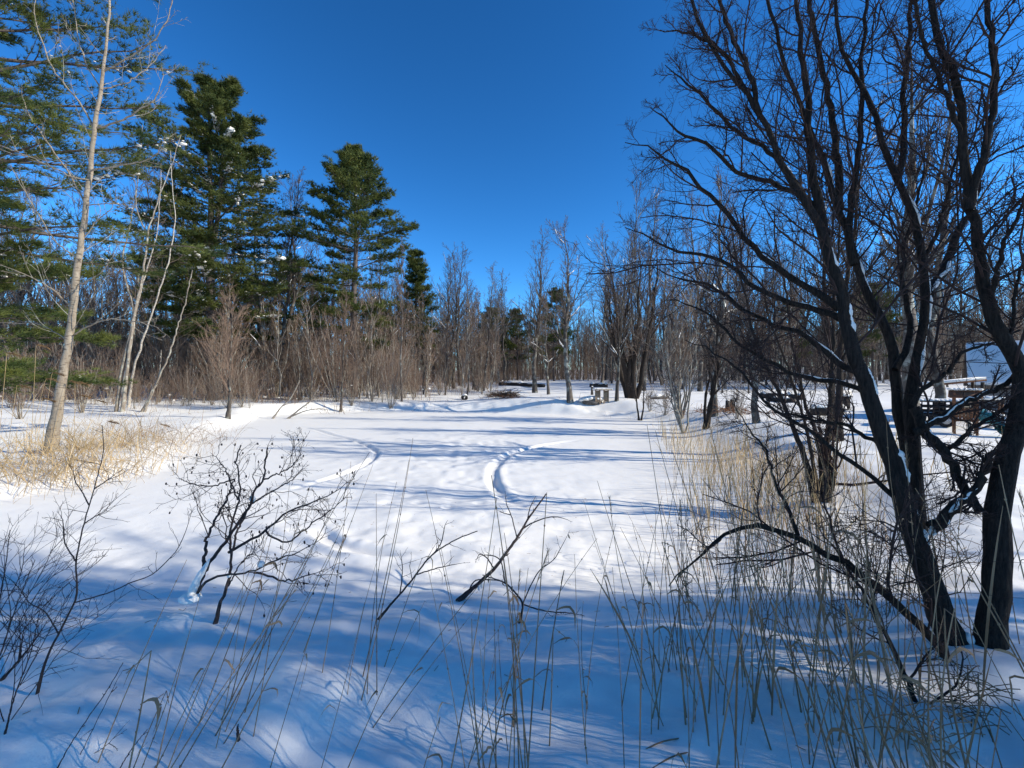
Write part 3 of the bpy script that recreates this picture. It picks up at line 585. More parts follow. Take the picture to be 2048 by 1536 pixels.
for pts in ([(545, 838), (562, 815), (582, 795), (600, 760)], [(575, 838), (600, 818), (622, 800), (640, 770)]):
    b = foot(*pts[0]); d = b[1]
    hand_tree('fallen_branch', 'bare branch slanting right from the snow at the left pond edge' + (', nearer sapling' if pts[0][0] < 560 else ', with trailing limb'), 'branch', b, [(pts, d, d + .2, 4, 1.6)],
        [([(580, 834), (610, 822), (640, 818), (672, 822)], d, d + .2, 3, 1.2)] if pts[0][0] > 560 else [], M['lichen_bark'], M['grey_twig'], lambda P, R, s, tw: tw.tubes(*grow(P, R, 8, length=.8, ang=.7, m=5, wob=.15, t0=.3, rr=.5, rmin=.006), 3), None, sides=6)

# ------------------------------------------------------------------ pines
def make_pine(name, loc, label, Ht, R0, cb, rad, bl, bw, whorl=0.55, per=5, sec=12, tuf=4, blades=9, top=0.9, leaders=1, bare=0.0, snown=60, sag=0.0, profile=None, group=None, cat='pine tree', lowdead=8, clump=1.0, ss=.8, lim=None):
    root = thing(name, loc, label, cat, group)
    z = np.linspace(0, Ht, 16); trunk = np.stack([0.10 * np.cumsum(rng.normal(size=16)) * 0.5, 0.10 * np.cumsum(rng.normal(size=16)) * 0.5, z], 1); trunk[0, :2] = 0
    tr = R0 * (1 - z / Ht) ** 0.8 + 0.015
    mb = MB(); mb.tubes(trunk, tr, 10, 0.04)
    if leaders > 1:
        i = 7; l2 = trunk[i:].copy(); l2 = smooth(l2, 10); l2[:, 0] += np.linspace(0, 1, 10) ** 0.6 * 1.5; l2[:, 2] -= np.linspace(0, 1, 10) * 0.9
        mb.tubes(l2, np.linspace(tr[i] * .8, .02, 10), 9, .04)
    mb.build('trunk', M['pine_bark'], root)
    P, u_all = [], []
    zz = cb * Ht
    while zz < Ht - 0.25:
        u = (zz - cb * Ht) / (Ht - cb * Ht); k = per if u > 0.06 else max(2, per - 2)
        a0 = rng.random() * 6.28
        for q in range(k):
            az = a0 + q * 6.28 / k + rng.normal() * 0.25
            pr = profile(u) if profile else (1 - u) ** 0.75 * (0.6 + 0.4 * min(1, u / 0.2))
            L = rad * pr * rng.uniform(0.62, 1.12) + 0.25
            if lim: L *= lim(az, u)
            if rng.random() < bare * (1 - u): continue
            el = -0.06 + 1.0 * u ** top + rng.normal() * 0.08
            s = np.linspace(0, 1, 8)
            base = np.array([np.interp(zz, z, trunk[:, 0]), np.interp(zz, z, trunk[:, 1]), zz])
            if leaders > 1 and zz > z[8] and rng.random() < 0.45: base[0] += 1.5 * ((zz - z[7]) / (Ht - z[7])) ** 0.6; L *= 0.8
            D = np.array([math.cos(az) * math.cos(el), math.sin(az) * math.cos(el), math.sin(el)])
            p = base + D * (s * L)[:, None]; p[:, 2] += (0.10 * s ** 2 - sag * s ** 1.5) * L * (1 - 0.5 * u)
            p[1:] += np.cumsum(rng.normal(size=(7, 3)) * 0.012 * L, 0)
            P.append(p); u_all.append(L)
        zz += whorl * rng.uniform(0.75, 1.25)
    P = np.array(P); L = np.array(u_all); R = np.outer(0.012 + 0.009 * L, np.linspace(1, 0.2, 8))
    mb = MB(); mb.tubes(P, R, 5)
    if lowdead:   # dead snags under the live crown
        zb = rng.uniform(0.05, cb + 0.05, lowdead) * Ht; az = rng.random(lowdead) * 6.28; s = np.linspace(0, 1, 5)
        Dp = np.stack([np.stack([np.cos(a) * s * l, np.sin(a) * s * l, zq - 0.12 * s * l + 0 * s], 1) for a, l, zq in zip(az, rng.uniform(.5, .9, lowdead) * rad * .6, zb)])
        Dr = np.outer(np.full(lowdead, .03), np.linspace(1, .3, 5)); mb.tubes(Dp, Dr, 4); mb.tubes(*grow(Dp, Dr, 6, ratio=.35, ang=.8, m=4, t0=.3, rmin=.008), 3)
    S, Rs = grow(P, R, sec, ratio=0.30, ang=0.8, up=0.08, m=5, wob=0.10, t0=0.25, t1=1.0, rr=0.4, rmin=0.004, lf=1.25, flat=True)
    mb.tubes(S, Rs, 3); mb.build('limbs', M['pine_bark'], root)
    # tufts of needles along the side shoots and limb ends
    ends = np.concatenate([S[:, 1:].reshape(-1, 3), P[:, 5:].reshape(-1, 3)]); dirs = norm(np.concatenate([np.diff(S, axis=1).reshape(-1, 3), np.diff(P, axis=1)[:, 4:].reshape(-1, 3)]))
    keep = vnoise(ends[:, 0] * 1.3 + ends[:, 2] * .9, ends[:, 1] * 1.3 - ends[:, 2] * .7, 5) > -0.30 * clump
    ends, dirs = ends[keep], dirs[keep]
    E = np.repeat(ends, tuf, 0) + rng.normal(size=(len(ends) * tuf, 3)) * np.array([.14, .14, .045]) * bl / .22; Dd = np.repeat(dirs, tuf, 0)
    E = np.repeat(E, blades, 0); Dd = norm(np.repeat(Dd, blades, 0) * 0.8 + rng.normal(size=(len(E), 3)) * np.array([.5, .5, .36]) + np.array([0, 0, .16]))
    nb = MB(); nb.blades(E, Dd, bl * rng.uniform(.7, 1.25, len(E)), bw); nb.build('needles', M['needle'], root)
    if snown:
        sb = MB(); pick = rng.choice(len(P), min(len(P), snown), replace=False)
        for b in pick:
            if L[b] < 1.2: continue
            t = rng.uniform(0.45, 0.95); n = int(rng.integers(7, 17)); tt = np.clip(t + rng.uniform(.5, 1) * np.linspace(-.20, .20, n), 0, 1) * 7; i = np.minimum(tt.astype(int), 6); f = (tt - i)[:, None]
            c = P[b][i] * (1 - f) + P[b][i + 1] * f + rng.normal(size=(n, 3)) * np.array([.05, .05, .012]) * L[b] * .5 + np.array([0, 0, .02 + bl * .16])
            az = math.atan2(*(P[b][-1] - P[b][0])[[1, 0]]); s = ss * rng.choice([.10, .14, .2, .30]) * (0.55 + bl) * min(1.3, L[b] / 3)
            sb.lumps(c, np.stack([np.full(n, s * .95), np.full(n, s * .6), np.full(n, s * .34)], 1) * rng.uniform(.35, 1.2, (n, 1)), 8, 6, az=az, rough=.22)
        stuff(sb.build('snow', M['snow_clump'], root))
    return root
def put(px, D): x = (px - CX) / F * D; return np.array([x, D, gz(x, D) - 0.05])
make_pine('pine', put(424, 36), 'tallest pine with two tops, snow clods on its boughs, at the left behind the brush', 26.9, 0.42, 0.20, 7.1, 0.34, 0.05, whorl=0.92, per=6, sec=16, tuf=3, blades=10, leaders=2, ss=1.1, snown=120, top=2.1, lowdead=14,
          profile=lambda u: np.interp(u, [0, .2, .5, .68, .8, .9, .96, 1], [.6, .92, 1, .72, .44, .23, .12, .04]), clump=1.0)
make_pine('pine', put(708, 40), 'second tall pine, narrower and sunlit yellow-green, left of the pond centre', 22.9, 0.36, 0.20, 5.4, 0.34, 0.05, whorl=0.80, per=5, sec=14, tuf=3, blades=10, snown=14, top=2.1, bare=0.45, lowdead=16,
          profile=lambda u: np.interp(u, [0, .3, .6, .72, .82, .9, .96, 1], [.65, .9, 1, .78, .46, .25, .12, .04]), clump=1.0)
make_pine('pine', put(833, 56), 'smaller pointed pine standing right of the second tall pine', 18.3, 0.25, 0.30, 3.6, 0.40, 0.06, whorl=0.85, per=5, sec=9, tuf=3, blades=6, snown=0, top=0.7, lowdead=8, clump=.8, bare=.25)
p0 = make_pine('pine', put(-118, 14.5), 'dark green pine with long drooping snow-dusted boughs reaching in at the left edge', 21.0, 0.40, 0.10, 7.6, 0.24, 0.018, whorl=0.75, per=6, sec=16, tuf=4, blades=12, ss=.42, snown=70, top=1.3, sag=0.10,
          profile=lambda u: (1 - u * 0.38), lowdead=4, lim=lambda az, u: (1.0 if math.cos(az - 0.05) > 0.25 else 0.5) * (.58 if u < .24 else 1), clump=.9)
pb = make_pine('small_pine', put(985, 84), 'small dull pine among bare trees at the centre back', 14.0, 0.16, 0.30, 3.6, 0.42, 0.07, whorl=0.85, per=5, sec=7, tuf=3, blades=6, bare=.3, clump=.7, profile=lambda u: min(1, (1.05 - u) * 1.8) ** .8, snown=0, lowdead=0, cat='pine tree')
for px, D, s, lb in ((1035, 82, .95, 'small dull pine behind the tall bare tree pair, right of centre'), (1108, 74, 1.1, 'dull pine between the two tall bare trees right of centre'), (590, 62, 1.25, 'dark pine gap-filling between the two tall pines'),
                     (330, 60, 1.3, 'dark pine behind the white birches'), (520, 66, 1.1, 'dull pine low behind the tallest pine'), (1745, 48, .8, 'small dull pine behind the trunks of the big dark tree'), (1580, 60, .8, 'small pine in the bare wood left of the big dark tree'),
                     (760, 70, .95, 'dull pine in the wood below the smaller pointed pine')):
    copy_thing(pb, put(px, D), (0, 0, px), (s, s, s), lb, 'small pines in the bare wood')
pb['group'] = 'small pines in the bare wood'

# ------------------------------------------------------------------ bare trees of the wood: a few kinds, each copied as individuals
def make_bare(name, loc, label, Ht, r0, cs=0.25, nl=20, nt=1, spread=0.6, tw2=6, tw3=5, lr=0.30, snow=0.3, group=None, cat='tree', rmin=0.010, barkm='grey_bark', twm='grey_twig', split=0.08, up=0.10):
    root = thing(name, loc, label, cat, group)
    P, R = [], []
    for k in range(nt):
        z = np.linspace(0, 1, 12); a = rng.random() * 6.28; h = Ht * (1 if k == 0 else rng.uniform(.75, .98))
        p = np.stack([np.cumsum(rng.normal(size=12)) * .018 * Ht * .5, np.cumsum(rng.normal(size=12)) * .018 * Ht * .5, z * h], 1); p -= p[0]
        if nt > 1: p[:, :2] += np.outer(z ** 0.8, [math.cos(a), math.sin(a)]) * Ht * split * rng.uniform(.6, 1.4) + np.array([math.cos(a), math.sin(a)]) * r0 * .9
        P.append(p); R.append((r0 if nt == 1 else r0 * .7) * (1 - z) ** 1.05 + 0.010)
    P, R = np.array(P), np.array(R); R[:, 0] *= 1.25
    MB().tubes(P, R, 9, .05).build('trunk', M[barkm], root)
    nl = int(nl * 1.25); tw2 += 2; tw3 += 2; lr *= 1.22
    a, ra = grow(P, R, nl, length=Ht * lr, ang=spread, up=up, m=8, wob=.12, t0=cs, t1=.99, rr=.45, rmin=rmin * 1.7, lf=1.25, jl=.35, taper=.25)
    mb = MB(); mb.tubes(a, ra, 5); mb.build('limbs', M[barkm], root)
    b, rb = grow(a, ra, tw2, ratio=.45, ang=.65, up=.07, m=6, wob=.15, t0=.15, rr=.55, rmin=rmin * 1.1, lf=1.2)
    c, rc = grow(b, rb, tw3, ratio=.5, ang=.65, up=.05, m=4, wob=.16, t0=.2, rr=.7, rmin=rmin * .75, lf=1.2)
    mb = MB(); mb.tubes(b, rb, 3); mb.tubes(c, rc, 3); stuff(mb.build('twigs', M[twm], root))
    if snow:
        sb = MB(); flat = np.abs(norm(a[:, -1] - a[:, 0])[:, 2]) < 0.80
        if flat.any():
            snow_strips(sb, a[flat], np.maximum(ra[flat], .018), snow, .95, 4)
            if sb.n: stuff(sb.build('snow', M['snow_clump'], root))
    return root
# trees one can tell apart on the far bank
def at_base(px, py): b = foot(px, py); b[2] -= .05; return b
def ht(px, base, top, D): return (base - top) / F * D
b = at_base(1140, 806); make_bare('bare_tree', b, 'tall bare tree with thick lit trunk beside the wooden stand on the far bank', ht(0, 806, 452, b[1]), .19, .28, 26, 1, .60, 7, 6, .24, .45)
b = at_base(1070, 786); make_bare('bare_tree', b, 'tall straight bare tree on the clearing, left of the thick lit one', ht(0, 786, 470, b[1]), .24, .25, 30, 1, .50, 7, 6, .22, .2)
b = at_base(1097, 789); make_bare('bare_tree', b, 'shorter bare tree between two tall ones on the clearing', ht(0, 789, 610, b[1]), .12, .2, 16, 1, .7, 6, 5, .28, .4)
b = at_base(896, 772); make_bare('bare_tree', b, 'dark-trunked bare tree with fan crown left of the clearing', ht(0, 772, 515, b[1]), .27, .3, 30, 1, .62, 7, 6, .26, .25)
b = at_base(1264, 796); make_bare('bare_tree', b, 'wide bare tree of several dark trunks right of the wooden stand', ht(0, 796, 470, b[1]), .30, .2, 13, 5, .55, 6, 5, .22, .3, barkm='dark_bark', split=.16)
b = at_base(1233, 803); make_bare('bare_tree', b, 'slim bare tree just right of the wooden stand', ht(0, 803, 500, b[1]), .11, .15, 20, 1, .6, 6, 5, .24, .4)
b = at_base(1428, 833); make_bare('bare_tree', b, 'thick straight bare tree rising from the snow left of the four-stemmed tree', ht(0, 833, 340, b[1]), .17, .2, 26, 1, .65, 6, 5, .22, .3)
b = at_base(1514, 846); make_bare('bare_tree', b, 'mid grey bare tree just left of the four-stemmed tree', ht(0, 846, 420, b[1]), .12, .25, 20, 1, .6, 6, 5, .22, .3)
b = at_base(1362, 838); make_bare('bare_shrub', b, 'tall vase-shaped bare shrub of many upright stems behind the golden reeds', ht(0, 838, 520, b[1]), .06, .2, 8, 9, .5, 5, 4, .25, .15, cat='shrub', barkm='lichen_bark', twm='red_twig', split=.10)
b = at_base(1368, 866); make_bare('bare_shrub', b, 'slender slanting bare shrub rooted in the golden reeds', ht(0, 866, 640, b[1]), .05, .2, 7, 5, .5, 5, 4, .25, 0, cat='shrub', barkm='lichen_bark', split=.16)
b = at_base(1410, 858); make_bare('bare_shrub', b, 'dark V-shaped four-stemmed shrub right of the golden reeds', ht(0, 858, 600, b[1]), .10, .25, 9, 4, .6, 5, 4, .25, 0, cat='shrub', barkm='dark_bark', split=.10)
b = at_base(1280, 841); make_bare('bare_sapling', b, 'tiny Y-shaped dark sapling on the pond edge left of the golden reeds', ht(0, 841, 740, b[1]), .07, .3, 5, 2, .6, 4, 3, .25, .1, cat='sapling', barkm='dark_bark', split=.10, rmin=.005)
b = at_base(1670, 880); make_bare('bare_tree', b, 'dark bare tree standing behind the four-stemmed tree, nearer the small coop', 9.0, .12, .2, 20, 2, .6, 6, 5, .25, .2, barkm='dark_bark')
b = at_base(1822, 870); make_bare('bare_tree', b, 'mid grey trunk seen between the trunks of the big dark tree', 12.0, .20, .25, 22, 1, .6, 6, 5, .24, .25)
b = at_base(1876, 850); make_bare('bare_tree', b, 'mid grey tree standing left of the carport', 13.0, .16, .3, 24, 1, .6, 6, 5, .24, .25)

KIN = {k: make_bare('bare_tree', (0, 0, 0), '', *a) for k, a in {
    0: (17, .17, .30, 26, 1, .50, 6, 6, .20, .25), 1: (15.5, .15, .25, 24, 1, .60, 6, 6, .23, .3), 2: (18, .20, .35, 26, 1, .55, 6, 6, .22, .25), 3: (14, .12, .2, 22, 1, .45, 6, 6, .22, .2),
    4: (16, .15, .2, 14, 2, .50, 6, 6, .22, .25), 5: (15, .13, .3, 10, 3, .55, 6, 6, .22, .3), 6: (17, .14, .4, 22, 1, .65, 6, 5, .24, .35), 7: (12, .10, .2, 20, 1, .60, 6, 6, .25, .3)}.items()}
zones = [('bare trees in the wood behind the left brush', 'bare grey-brown tree in the wood behind the left brush and pines', 'bare_tree', 76, (-60, 640), (38, 80), 1.3),
         ('bare trees in the wood left of the clearing', 'bare grey-brown tree in the wood between the pines and the clearing', 'bare_tree', 74, (600, 1010), (52, 95), 1.15),
         ('bare trees in the far wood behind the clearing', 'bare tree in the far wood straight behind the clearing', 'bare_tree', 34, (950, 1210), (84, 125), 1.1),
         ('bare trees in the wood right of the clearing', 'bare grey-brown tree in the wood right of the wooden stand', 'bare_tree', 98, (1195, 2110), (44, 82), 1.34)]
used = set()
def place(kin, zone, lo=.78, hi=1.12):
    g, lb, nm, n, (p0, p1), (d0, d1), s0 = zone
    for i in range(n):
        px = p0 + (p1 - p0) * (i + rng.random()) / n; D = d0 + (d1 - d0) * rng.random() ** 0.9; s = s0 * rng.uniform(lo, hi)
        k = int(rng.integers(len(kin))); src = kin[k]; loc = put(px, D); rot = (rng.normal() * .03, rng.normal() * .03, rng.random() * 6.28)
        if id(src) not in used: used.add(id(src)); src.location = loc; src.rotation_euler = rot; src.scale = (s, s, s); src['label'] = lb; src['group'] = g
        else: copy_thing(src, loc, rot, (s * rng.uniform(.9, 1.1), s * rng.uniform(.9, 1.1), s), lb, g)
for z in zones: place(KIN, z)
# slim understorey trees
SAP = {k: make_bare('bare_sapling', (0, 0, 0), '', *a, cat='sapling', barkm=bm, twm='red_twig') for k, (a, bm) in {
    0: ((8, .05, .25, 20, 1, .5, 5, 4, .22, .2), 'grey_bark'), 1: ((7, .045, .2, 18, 1, .6, 5, 4, .25, .2), 'lichen_bark'), 2: ((6.5, .04, .2, 9, 3, .5, 5, 4, .22, .1), 'lichen_bark'), 3: ((9, .055, .3, 20, 1, .5, 5, 4, .2, .2), 'grey_bark')}.items()}
place(SAP, ('slim understorey trees left', 'slim bare understorey tree among the reddish brush at the left', 'bare_sapling', 80, (0, 830), (33, 60), 1.25))
place(SAP, ('slim understorey trees by the clearing', 'slim bare understorey tree along the edge of the clearing left side', 'bare_sapling', 54, (720, 1000), (42, 80), 1.3))
place(SAP, ('slim understorey trees right', 'slim bare understorey tree at the wood edge right of the wooden stand', 'bare_sapling', 90, (1230, 2100), (40, 80), 1.4))
place(SAP, ('slim understorey trees behind the clearing', 'slim bare tree in the far wood straight behind the clearing', 'bare_sapling', 36, (955, 1235), (76, 100), 1.55))
# reddish brush
def make_brush(n, Ht, spr, b2, b3, m='red_twig', rm=.006, name='brush_shrub'):
    root = thing(name, (0, 0, 0), '', 'shrub')
    az = rng.random(n) * 6.28; tl = np.abs(rng.normal(size=n)) * spr; h = Ht * rng.uniform(.6, 1.05, n); s = np.linspace(0, 1, 8)
    P = np.zeros((n, 8, 3))
    for i in range(n):
        D = np.array([math.cos(az[i]) * math.sin(tl[i]), math.sin(az[i]) * math.sin(tl[i]), math.cos(tl[i])])
        P[i] = D * (s * h[i])[:, None] + np.array([math.cos(az[i]), math.sin(az[i]), 0]) * .12 * rng.random(); P[i, 1:] += np.cumsum(rng.normal(size=(7, 3)) * .02 * Ht * .5, 0)
    R = np.outer(rng.uniform(.010, .022, n), np.linspace(1, .3, 8))
    mb = MB(); mb.tubes(P, R, 5); mb.build('stems', M['lichen_bark'], root)
    a, ra = grow(P, R, b2, ratio=.32, ang=.6, up=.07, m=6, wob=.14, t0=.2, rr=.55, rmin=rm * 1.2, lf=1.25); b, rb = grow(a, ra, b3, ratio=.5, ang=.65, up=.05, m=4, wob=.16, t0=.2, rr=.7, rmin=rm * .8, lf=1.2)
    mb = MB(); mb.tubes(a, ra, 3); mb.tubes(b, rb, 3); stuff(mb.build('twigs', M[m], root))
    return root
BR = {k: make_brush(*a) for k, a in {0: (14, 5, .22, 9, 5), 1: (18, 4.2, .30, 9, 5), 2: (10, 5.6, .18, 10, 6), 3: (16, 3.4, .38, 8, 5), 4: (12, 4.6, .28, 10, 5)}.items()}
place(BR, ('reddish brush behind the left shore', 'tall reddish-brown leafless brush shrub behind the left shore', 'brush_shrub', 100, (-40, 830), (31.5, 46), 1.45), .5, 1.2)
place(BR, ('brush on the left bank', 'reddish-brown brush shrub standing forward of the rest on the left bank', 'brush_shrub', 26, (-20, 520), (27, 32), .8), .5, 1.2)
place(BR, ('brush along the clearing', 'low brown leafless brush shrub at the edge of the clearing', 'brush_shrub', 36, (740, 1010), (44, 80), .9))
place(BR, ('brush at the right wood edge', 'brown leafless brush shrub at the wood edge on the right', 'brush_shrub', 64, (1215, 2100), (46, 80), 1.1))
place(BR, ('brush behind the clearing', 'brown leafless brush shrub closing the back of the clearing', 'brush_shrub', 40, (950, 1240), (76, 98), 1.25))
for px, py, s, lb in ((40, 838, 1.0, 'brown leafless shrub left of the pale aspen'), (165, 826, 1.1, 'brown leafless shrub between aspen and lichened trunks'), (1330, 832, .7, 'small brown shrub behind the golden reeds'), (1300, 824, .55, 'low brown shrub right of the Y-shaped sapling'), (1475, 838, .7, 'brown shrub between the thick straight tree and the mid grey one')):
    copy_thing(BR[3], at_base(px, py), (0, 0, px), (s, s, s), lb, 'lone brown shrubs')
# far woodland beyond what can be told apart
mb = MB(); n = 1300
X = rng.uniform(-1, 1, n); D = rng.uniform(95, 200, n); X = X * D * 1.4; hz = rng.uniform(11, 17, n); s = np.linspace(0, 1, 6)
zb = ground(X, D); P = np.stack([X[:, None] + np.cumsum(rng.normal(size=(n, 6)) * .12, 1), D[:, None] + 0 * s[None], zb[:, None] + hz[:, None] * s[None]], -1)
R = np.outer(rng.uniform(.09, .22, n), np.linspace(1, .15, 6)); mb.tubes(P, R, 5)
a, ra = grow(P, R, 24, length=4.6, ang=.6, up=.10, m=5, wob=.12, t0=.06, rr=.4, rmin=.03, lf=1.25); b, rb = grow(a, ra, 14, ratio=.5, ang=.6, up=.06, m=3, t0=.15, rr=.6, rmin=.013, lf=1.2)
mb.tubes(a, ra, 3); v = b[:, -1] - b[:, 0]; l = np.linalg.norm(v, axis=1); mb.blades(b[:, 0], v / l[:, None], l, .06); tag(mb.build('far_woodland', M['grey_twig']), 'distant leafless woodland closing the view beyond the nearer trees', 'woodland', kind='stuff')
# undergrowth of thin stems on the forest floor
mb = MB(); sb = MB()
def under(n, pr, dr, h0, h1, rt=1.0):
    px = rng.uniform(*pr, n); D = rng.uniform(*dr, n); X = (px - CX) / F * D; z = ground(X, D, False); k = vnoise(X * .35, D * .35, 77) > -.12; X, D, z = X[k], D[k], z[k]; n = len(X)
    s = np.linspace(0, 1, 5); h = rng.uniform(h0, h1, n); a = rng.random(n) * 6.28; t = np.abs(rng.normal(size=n)) * .35
    P = np.stack([X[:, None] + np.outer(np.cos(a) * np.sin(t) * h, s), D[:, None] + np.outer(np.sin(a) * np.sin(t) * h, s), z[:, None] + np.outer(np.cos(t) * h, s)], -1); P[:, 1:] += np.cumsum(rng.normal(size=(n, 4, 3)) * .03 * h[:, None, None], 1)
    R = np.outer(rng.uniform(.007, .014, n) * rt, np.linspace(1, .4, 5)); mb.tubes(P, R, 3); mb.tubes(*grow(P, R, 5, ratio=.45, ang=.6, up=.08, m=4, wob=.16, t0=.2, rr=.7, rmin=.006 * rt, lf=1.2), 3)
    j = rng.random(n) < .03; sb.lumps(P[j, 2], rng.uniform(.04, .14, (j.sum(), 1)) * np.array([[1.2, .9, .6]]), 7, 5)
under(2600, (-80, 860), (32, 60), .6, 2.8); under(1500, (640, 1010), (44, 90), .6, 2.6); under(2300, (1215, 2120), (50, 88), .6, 2.8); under(600, (960, 1220), (80, 110), .8, 2.6); under(500, (-60, 700), (29, 35), .3, 1.2); under(5200, (-80, 2130), (90, 150), 1.5, 6.0, 2.6); under(900, (940, 1230), (78, 105), .8, 3.5, 1.5)
u = tag(mb.build('undergrowth', M['red_twig']), 'tangled brown undergrowth of thin stems on the snowy wood floor', 'undergrowth', kind='stuff'); sb.build('snow', M['snow_clump'], u)
# ------------------------------------------------------------------ trees to the right of the frame, whose shadows cross the foreground
SUN_EL, SUN_AZ = math.radians(29), math.radians(11)      # height above the horizon; turned this far behind the view's right side
for i, (x, y, k, s) in enumerate(((9.0, 0.6, 0, .8), (12.5, -0.4, 4, .85), (15.5, 1.0, 2, .9), (7.2, -0.9, 5, .62), (19, 0.2, 1, 1.0), (11.0, 1.8, 6, .75), (10.2, -1.4, 7, .95), (13.6, -1.6, 5, .9), (17, -1.2, 4, 1.0), (21, -2.0, 0, 1.1), (6.4, 0.3, 7, .55), (9.5, -2.2, 3, .95), (14.5, -2.4, 2, 1.0), (7.8, -1.7, 7, .85), (18.5, -3.0, 5, 1.1))):
    src = list(KIN.values())[k]
    copy_thing(src, (x, y, gz(x, y) - .05), (0, 0, i * 1.3), (s, s, s), 'bare tree standing right of the big dark tree, beyond the frame', 'bare trees on the near right bank')

# ------------------------------------------------------------------ reeds
def reed_kind(h, broken, nleaf, plume):
    root = thing('reed_stalk', (0, 0, 0), '', 'reed'); s = np.linspace(0, 1, 10); bx, by = rng.normal() * .06, rng.normal() * .06
    P = np.stack([bx * h * s ** 2, by * h * s ** 2, h * s], 1)
    if broken:
        i = int(rng.integers(5, 8)); a = rng.random() * 6.28; dn = np.array([math.cos(a) * .75, math.sin(a) * .75, -.45]); P[i + 1:] = P[i] + dn * (h * .06 * np.arange(1, 10 - i))[:, None]
    R = np.linspace(.0038, .0015, 10) * rng.uniform(.75, 1.15); mb = MB(); mb.tubes(P, R, 5)
    k = rng.integers(1, 9, 3); mb.lumps(P[k], np.tile([[.0045, .0045, .006]], (3, 1)), 5, 4); mb.build('stem', M['reed'], root)
    for q in range(nleaf):
        i = int(rng.integers(3, 9)); a = rng.random() * 6.28; L = rng.uniform(.12, .34); t = np.linspace(0, 1, 8); o = np.array([math.cos(a), math.sin(a), 0])
        dr = rng.uniform(.5, 1.5); c = P[i] + np.outer(np.sin(t * 1.5) * .55 * L, o) + np.outer((t * .75 - dr * t ** 2.2) * L, [0, 0, 1.0]); c += rng.normal(size=c.shape) * .003
        MB().ribbons(c[None], (np.sin(np.linspace(.35, 3.1, 8)) * rng.uniform(.007, .014))[None]).build('leaf', M['reed'], root)
    if plume:
        n = 46; i = rng.random(n) * .999 + 8; k = i.astype(int); f = (i - k)[:, None]; D = norm(rng.normal(size=(n, 3)) * .22 + norm(P[9] - P[8]) + np.array([.15, 0, 0])); MB().blades(P[k] * (1 - f) + P[np.minimum(k + 1, 9)] * f, D, rng.uniform(.02, .05, n), .003).build('plume', M['reed'], root)
    return root
RK = [reed_kind(rng.uniform(.75, 1.45), i % 5 == 3, (1, 1, 2, 1, 0, 1)[i % 6], i % 7 == 5) for i in range(18)]
def reeds(n, xr, yr, tilt, side, sc, label, group, dens=None):
    k = 0
    while k < n:
        x, y = rng.uniform(*xr), rng.uniform(*yr)
        if dens and rng.random() > dens(x, y): continue
        if shore_dist(np.array([x]), np.array([y]))[0] < -0.6: continue
        src = RK[int(rng.integers(len(RK)))]; loc = (x, y, gz(x, y) - .04); rot = (-rng.normal(tilt, .13), rng.normal(side, .14), rng.normal() * .35); s = rng.uniform(*sc)
        if id(src) not in used: used.add(id(src)); src.location = loc; src.rotation_euler = rot; src.scale = (s,) * 3; src['label'] = label; src['group'] = group
        else: copy_thing(src, loc, rot, (s,) * 3, label, group)
        k += 1
clus = lambda x, y: 0.08 + 0.92 * (vnoise(np.array([x * 2.6]), np.array([y * 2.6]), 55)[0] > .04)
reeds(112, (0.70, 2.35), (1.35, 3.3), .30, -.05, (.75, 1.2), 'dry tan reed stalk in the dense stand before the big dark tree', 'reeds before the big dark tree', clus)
reeds(26, (-.15, .75), (1.3, 2.3), .28, .0, (.65, 1.05), 'dry reed stalk in the sparse clumps at bottom centre', 'reeds at bottom centre', clus)
reeds(24, (-1.5, -.15), (1.3, 2.5), .45, .32, (.6, 1.05), 'thin dry reed stalk leaning right over the shaded snow at bottom left', 'reeds at bottom left', None)
reeds(12, (-1.75, -1.25), (1.45, 2.1), .25, .18, (.6, .9), 'tan reed stalk in the tuft at the bottom left corner', 'reeds in the bottom left tuft', None)
reeds(46, (2.2, 3.9), (3.0, 5.6), .12, -.04, (.75, 1.2), 'tan reed stalk in the stand behind and left of the big dark trunks', 'reeds behind the big dark tree', None)
reeds(40, (1.5, 3.2), (3.2, 5.2), .18, -.10, (.6, 1.1), 'tan reed stalk on the near shore between leaning stick and second tree', 'reeds on the near right shore', None)
reeds(10, (2.9, 4.2), (2.3, 3.2), .1, .05, (.7, 1.1), 'reed stalk at the right edge beside the big dark tree', 'reeds at the right edge', None)
# low broken reed litter, one tangle per place
def tangle(name, px, py, r, n, label, m='reed', hmax=.25, cat='reed litter'):
    b = foot(px, py); mb = MB(); X = b[0] + np.clip(rng.normal(size=n), -2, 2) * r; Y = b[1] + np.clip(rng.normal(size=n), -2, 2) * r * .8; z = ground(X, Y); a = rng.random(n) * 6.28; L = rng.uniform(.10, .30, n); s = np.linspace(-.5, .5, 5)
    el = rng.normal(size=n) * .35; P = np.stack([X[:, None] + np.outer(np.cos(a) * L, s), Y[:, None] + np.outer(np.sin(a) * L, s), z[:, None] + rng.uniform(0, hmax, n)[:, None] + np.outer(np.sin(el) * L, s) - np.outer(L * .5, (s * 2) ** 2 * .25)], -1)
    h = n // 2; h = int(n * .8); mb.tubes(P[:h], np.full((h, 5), .0025), 4); mb.ribbons(P[h:], np.tile([[.002, .006, .007, .006, .002]], (n - h, 1))); return tag(mb.build(name, M[m], None, b), label, cat)
tangle('reed_tangle', 1835, 1490, .08, 60, 'heap of broken grey reed straw at the bottom right corner')
tangle('reed_tangle', 1945, 1450, .06, 40, 'dark hollow of matted stalks in the snow right of the straw heap', 'leaf')
tangle('reed_tangle', 1860, 1160, .14, 90, 'bushy tuft of pale reeds between the two dark trunks', 'reed', .55)
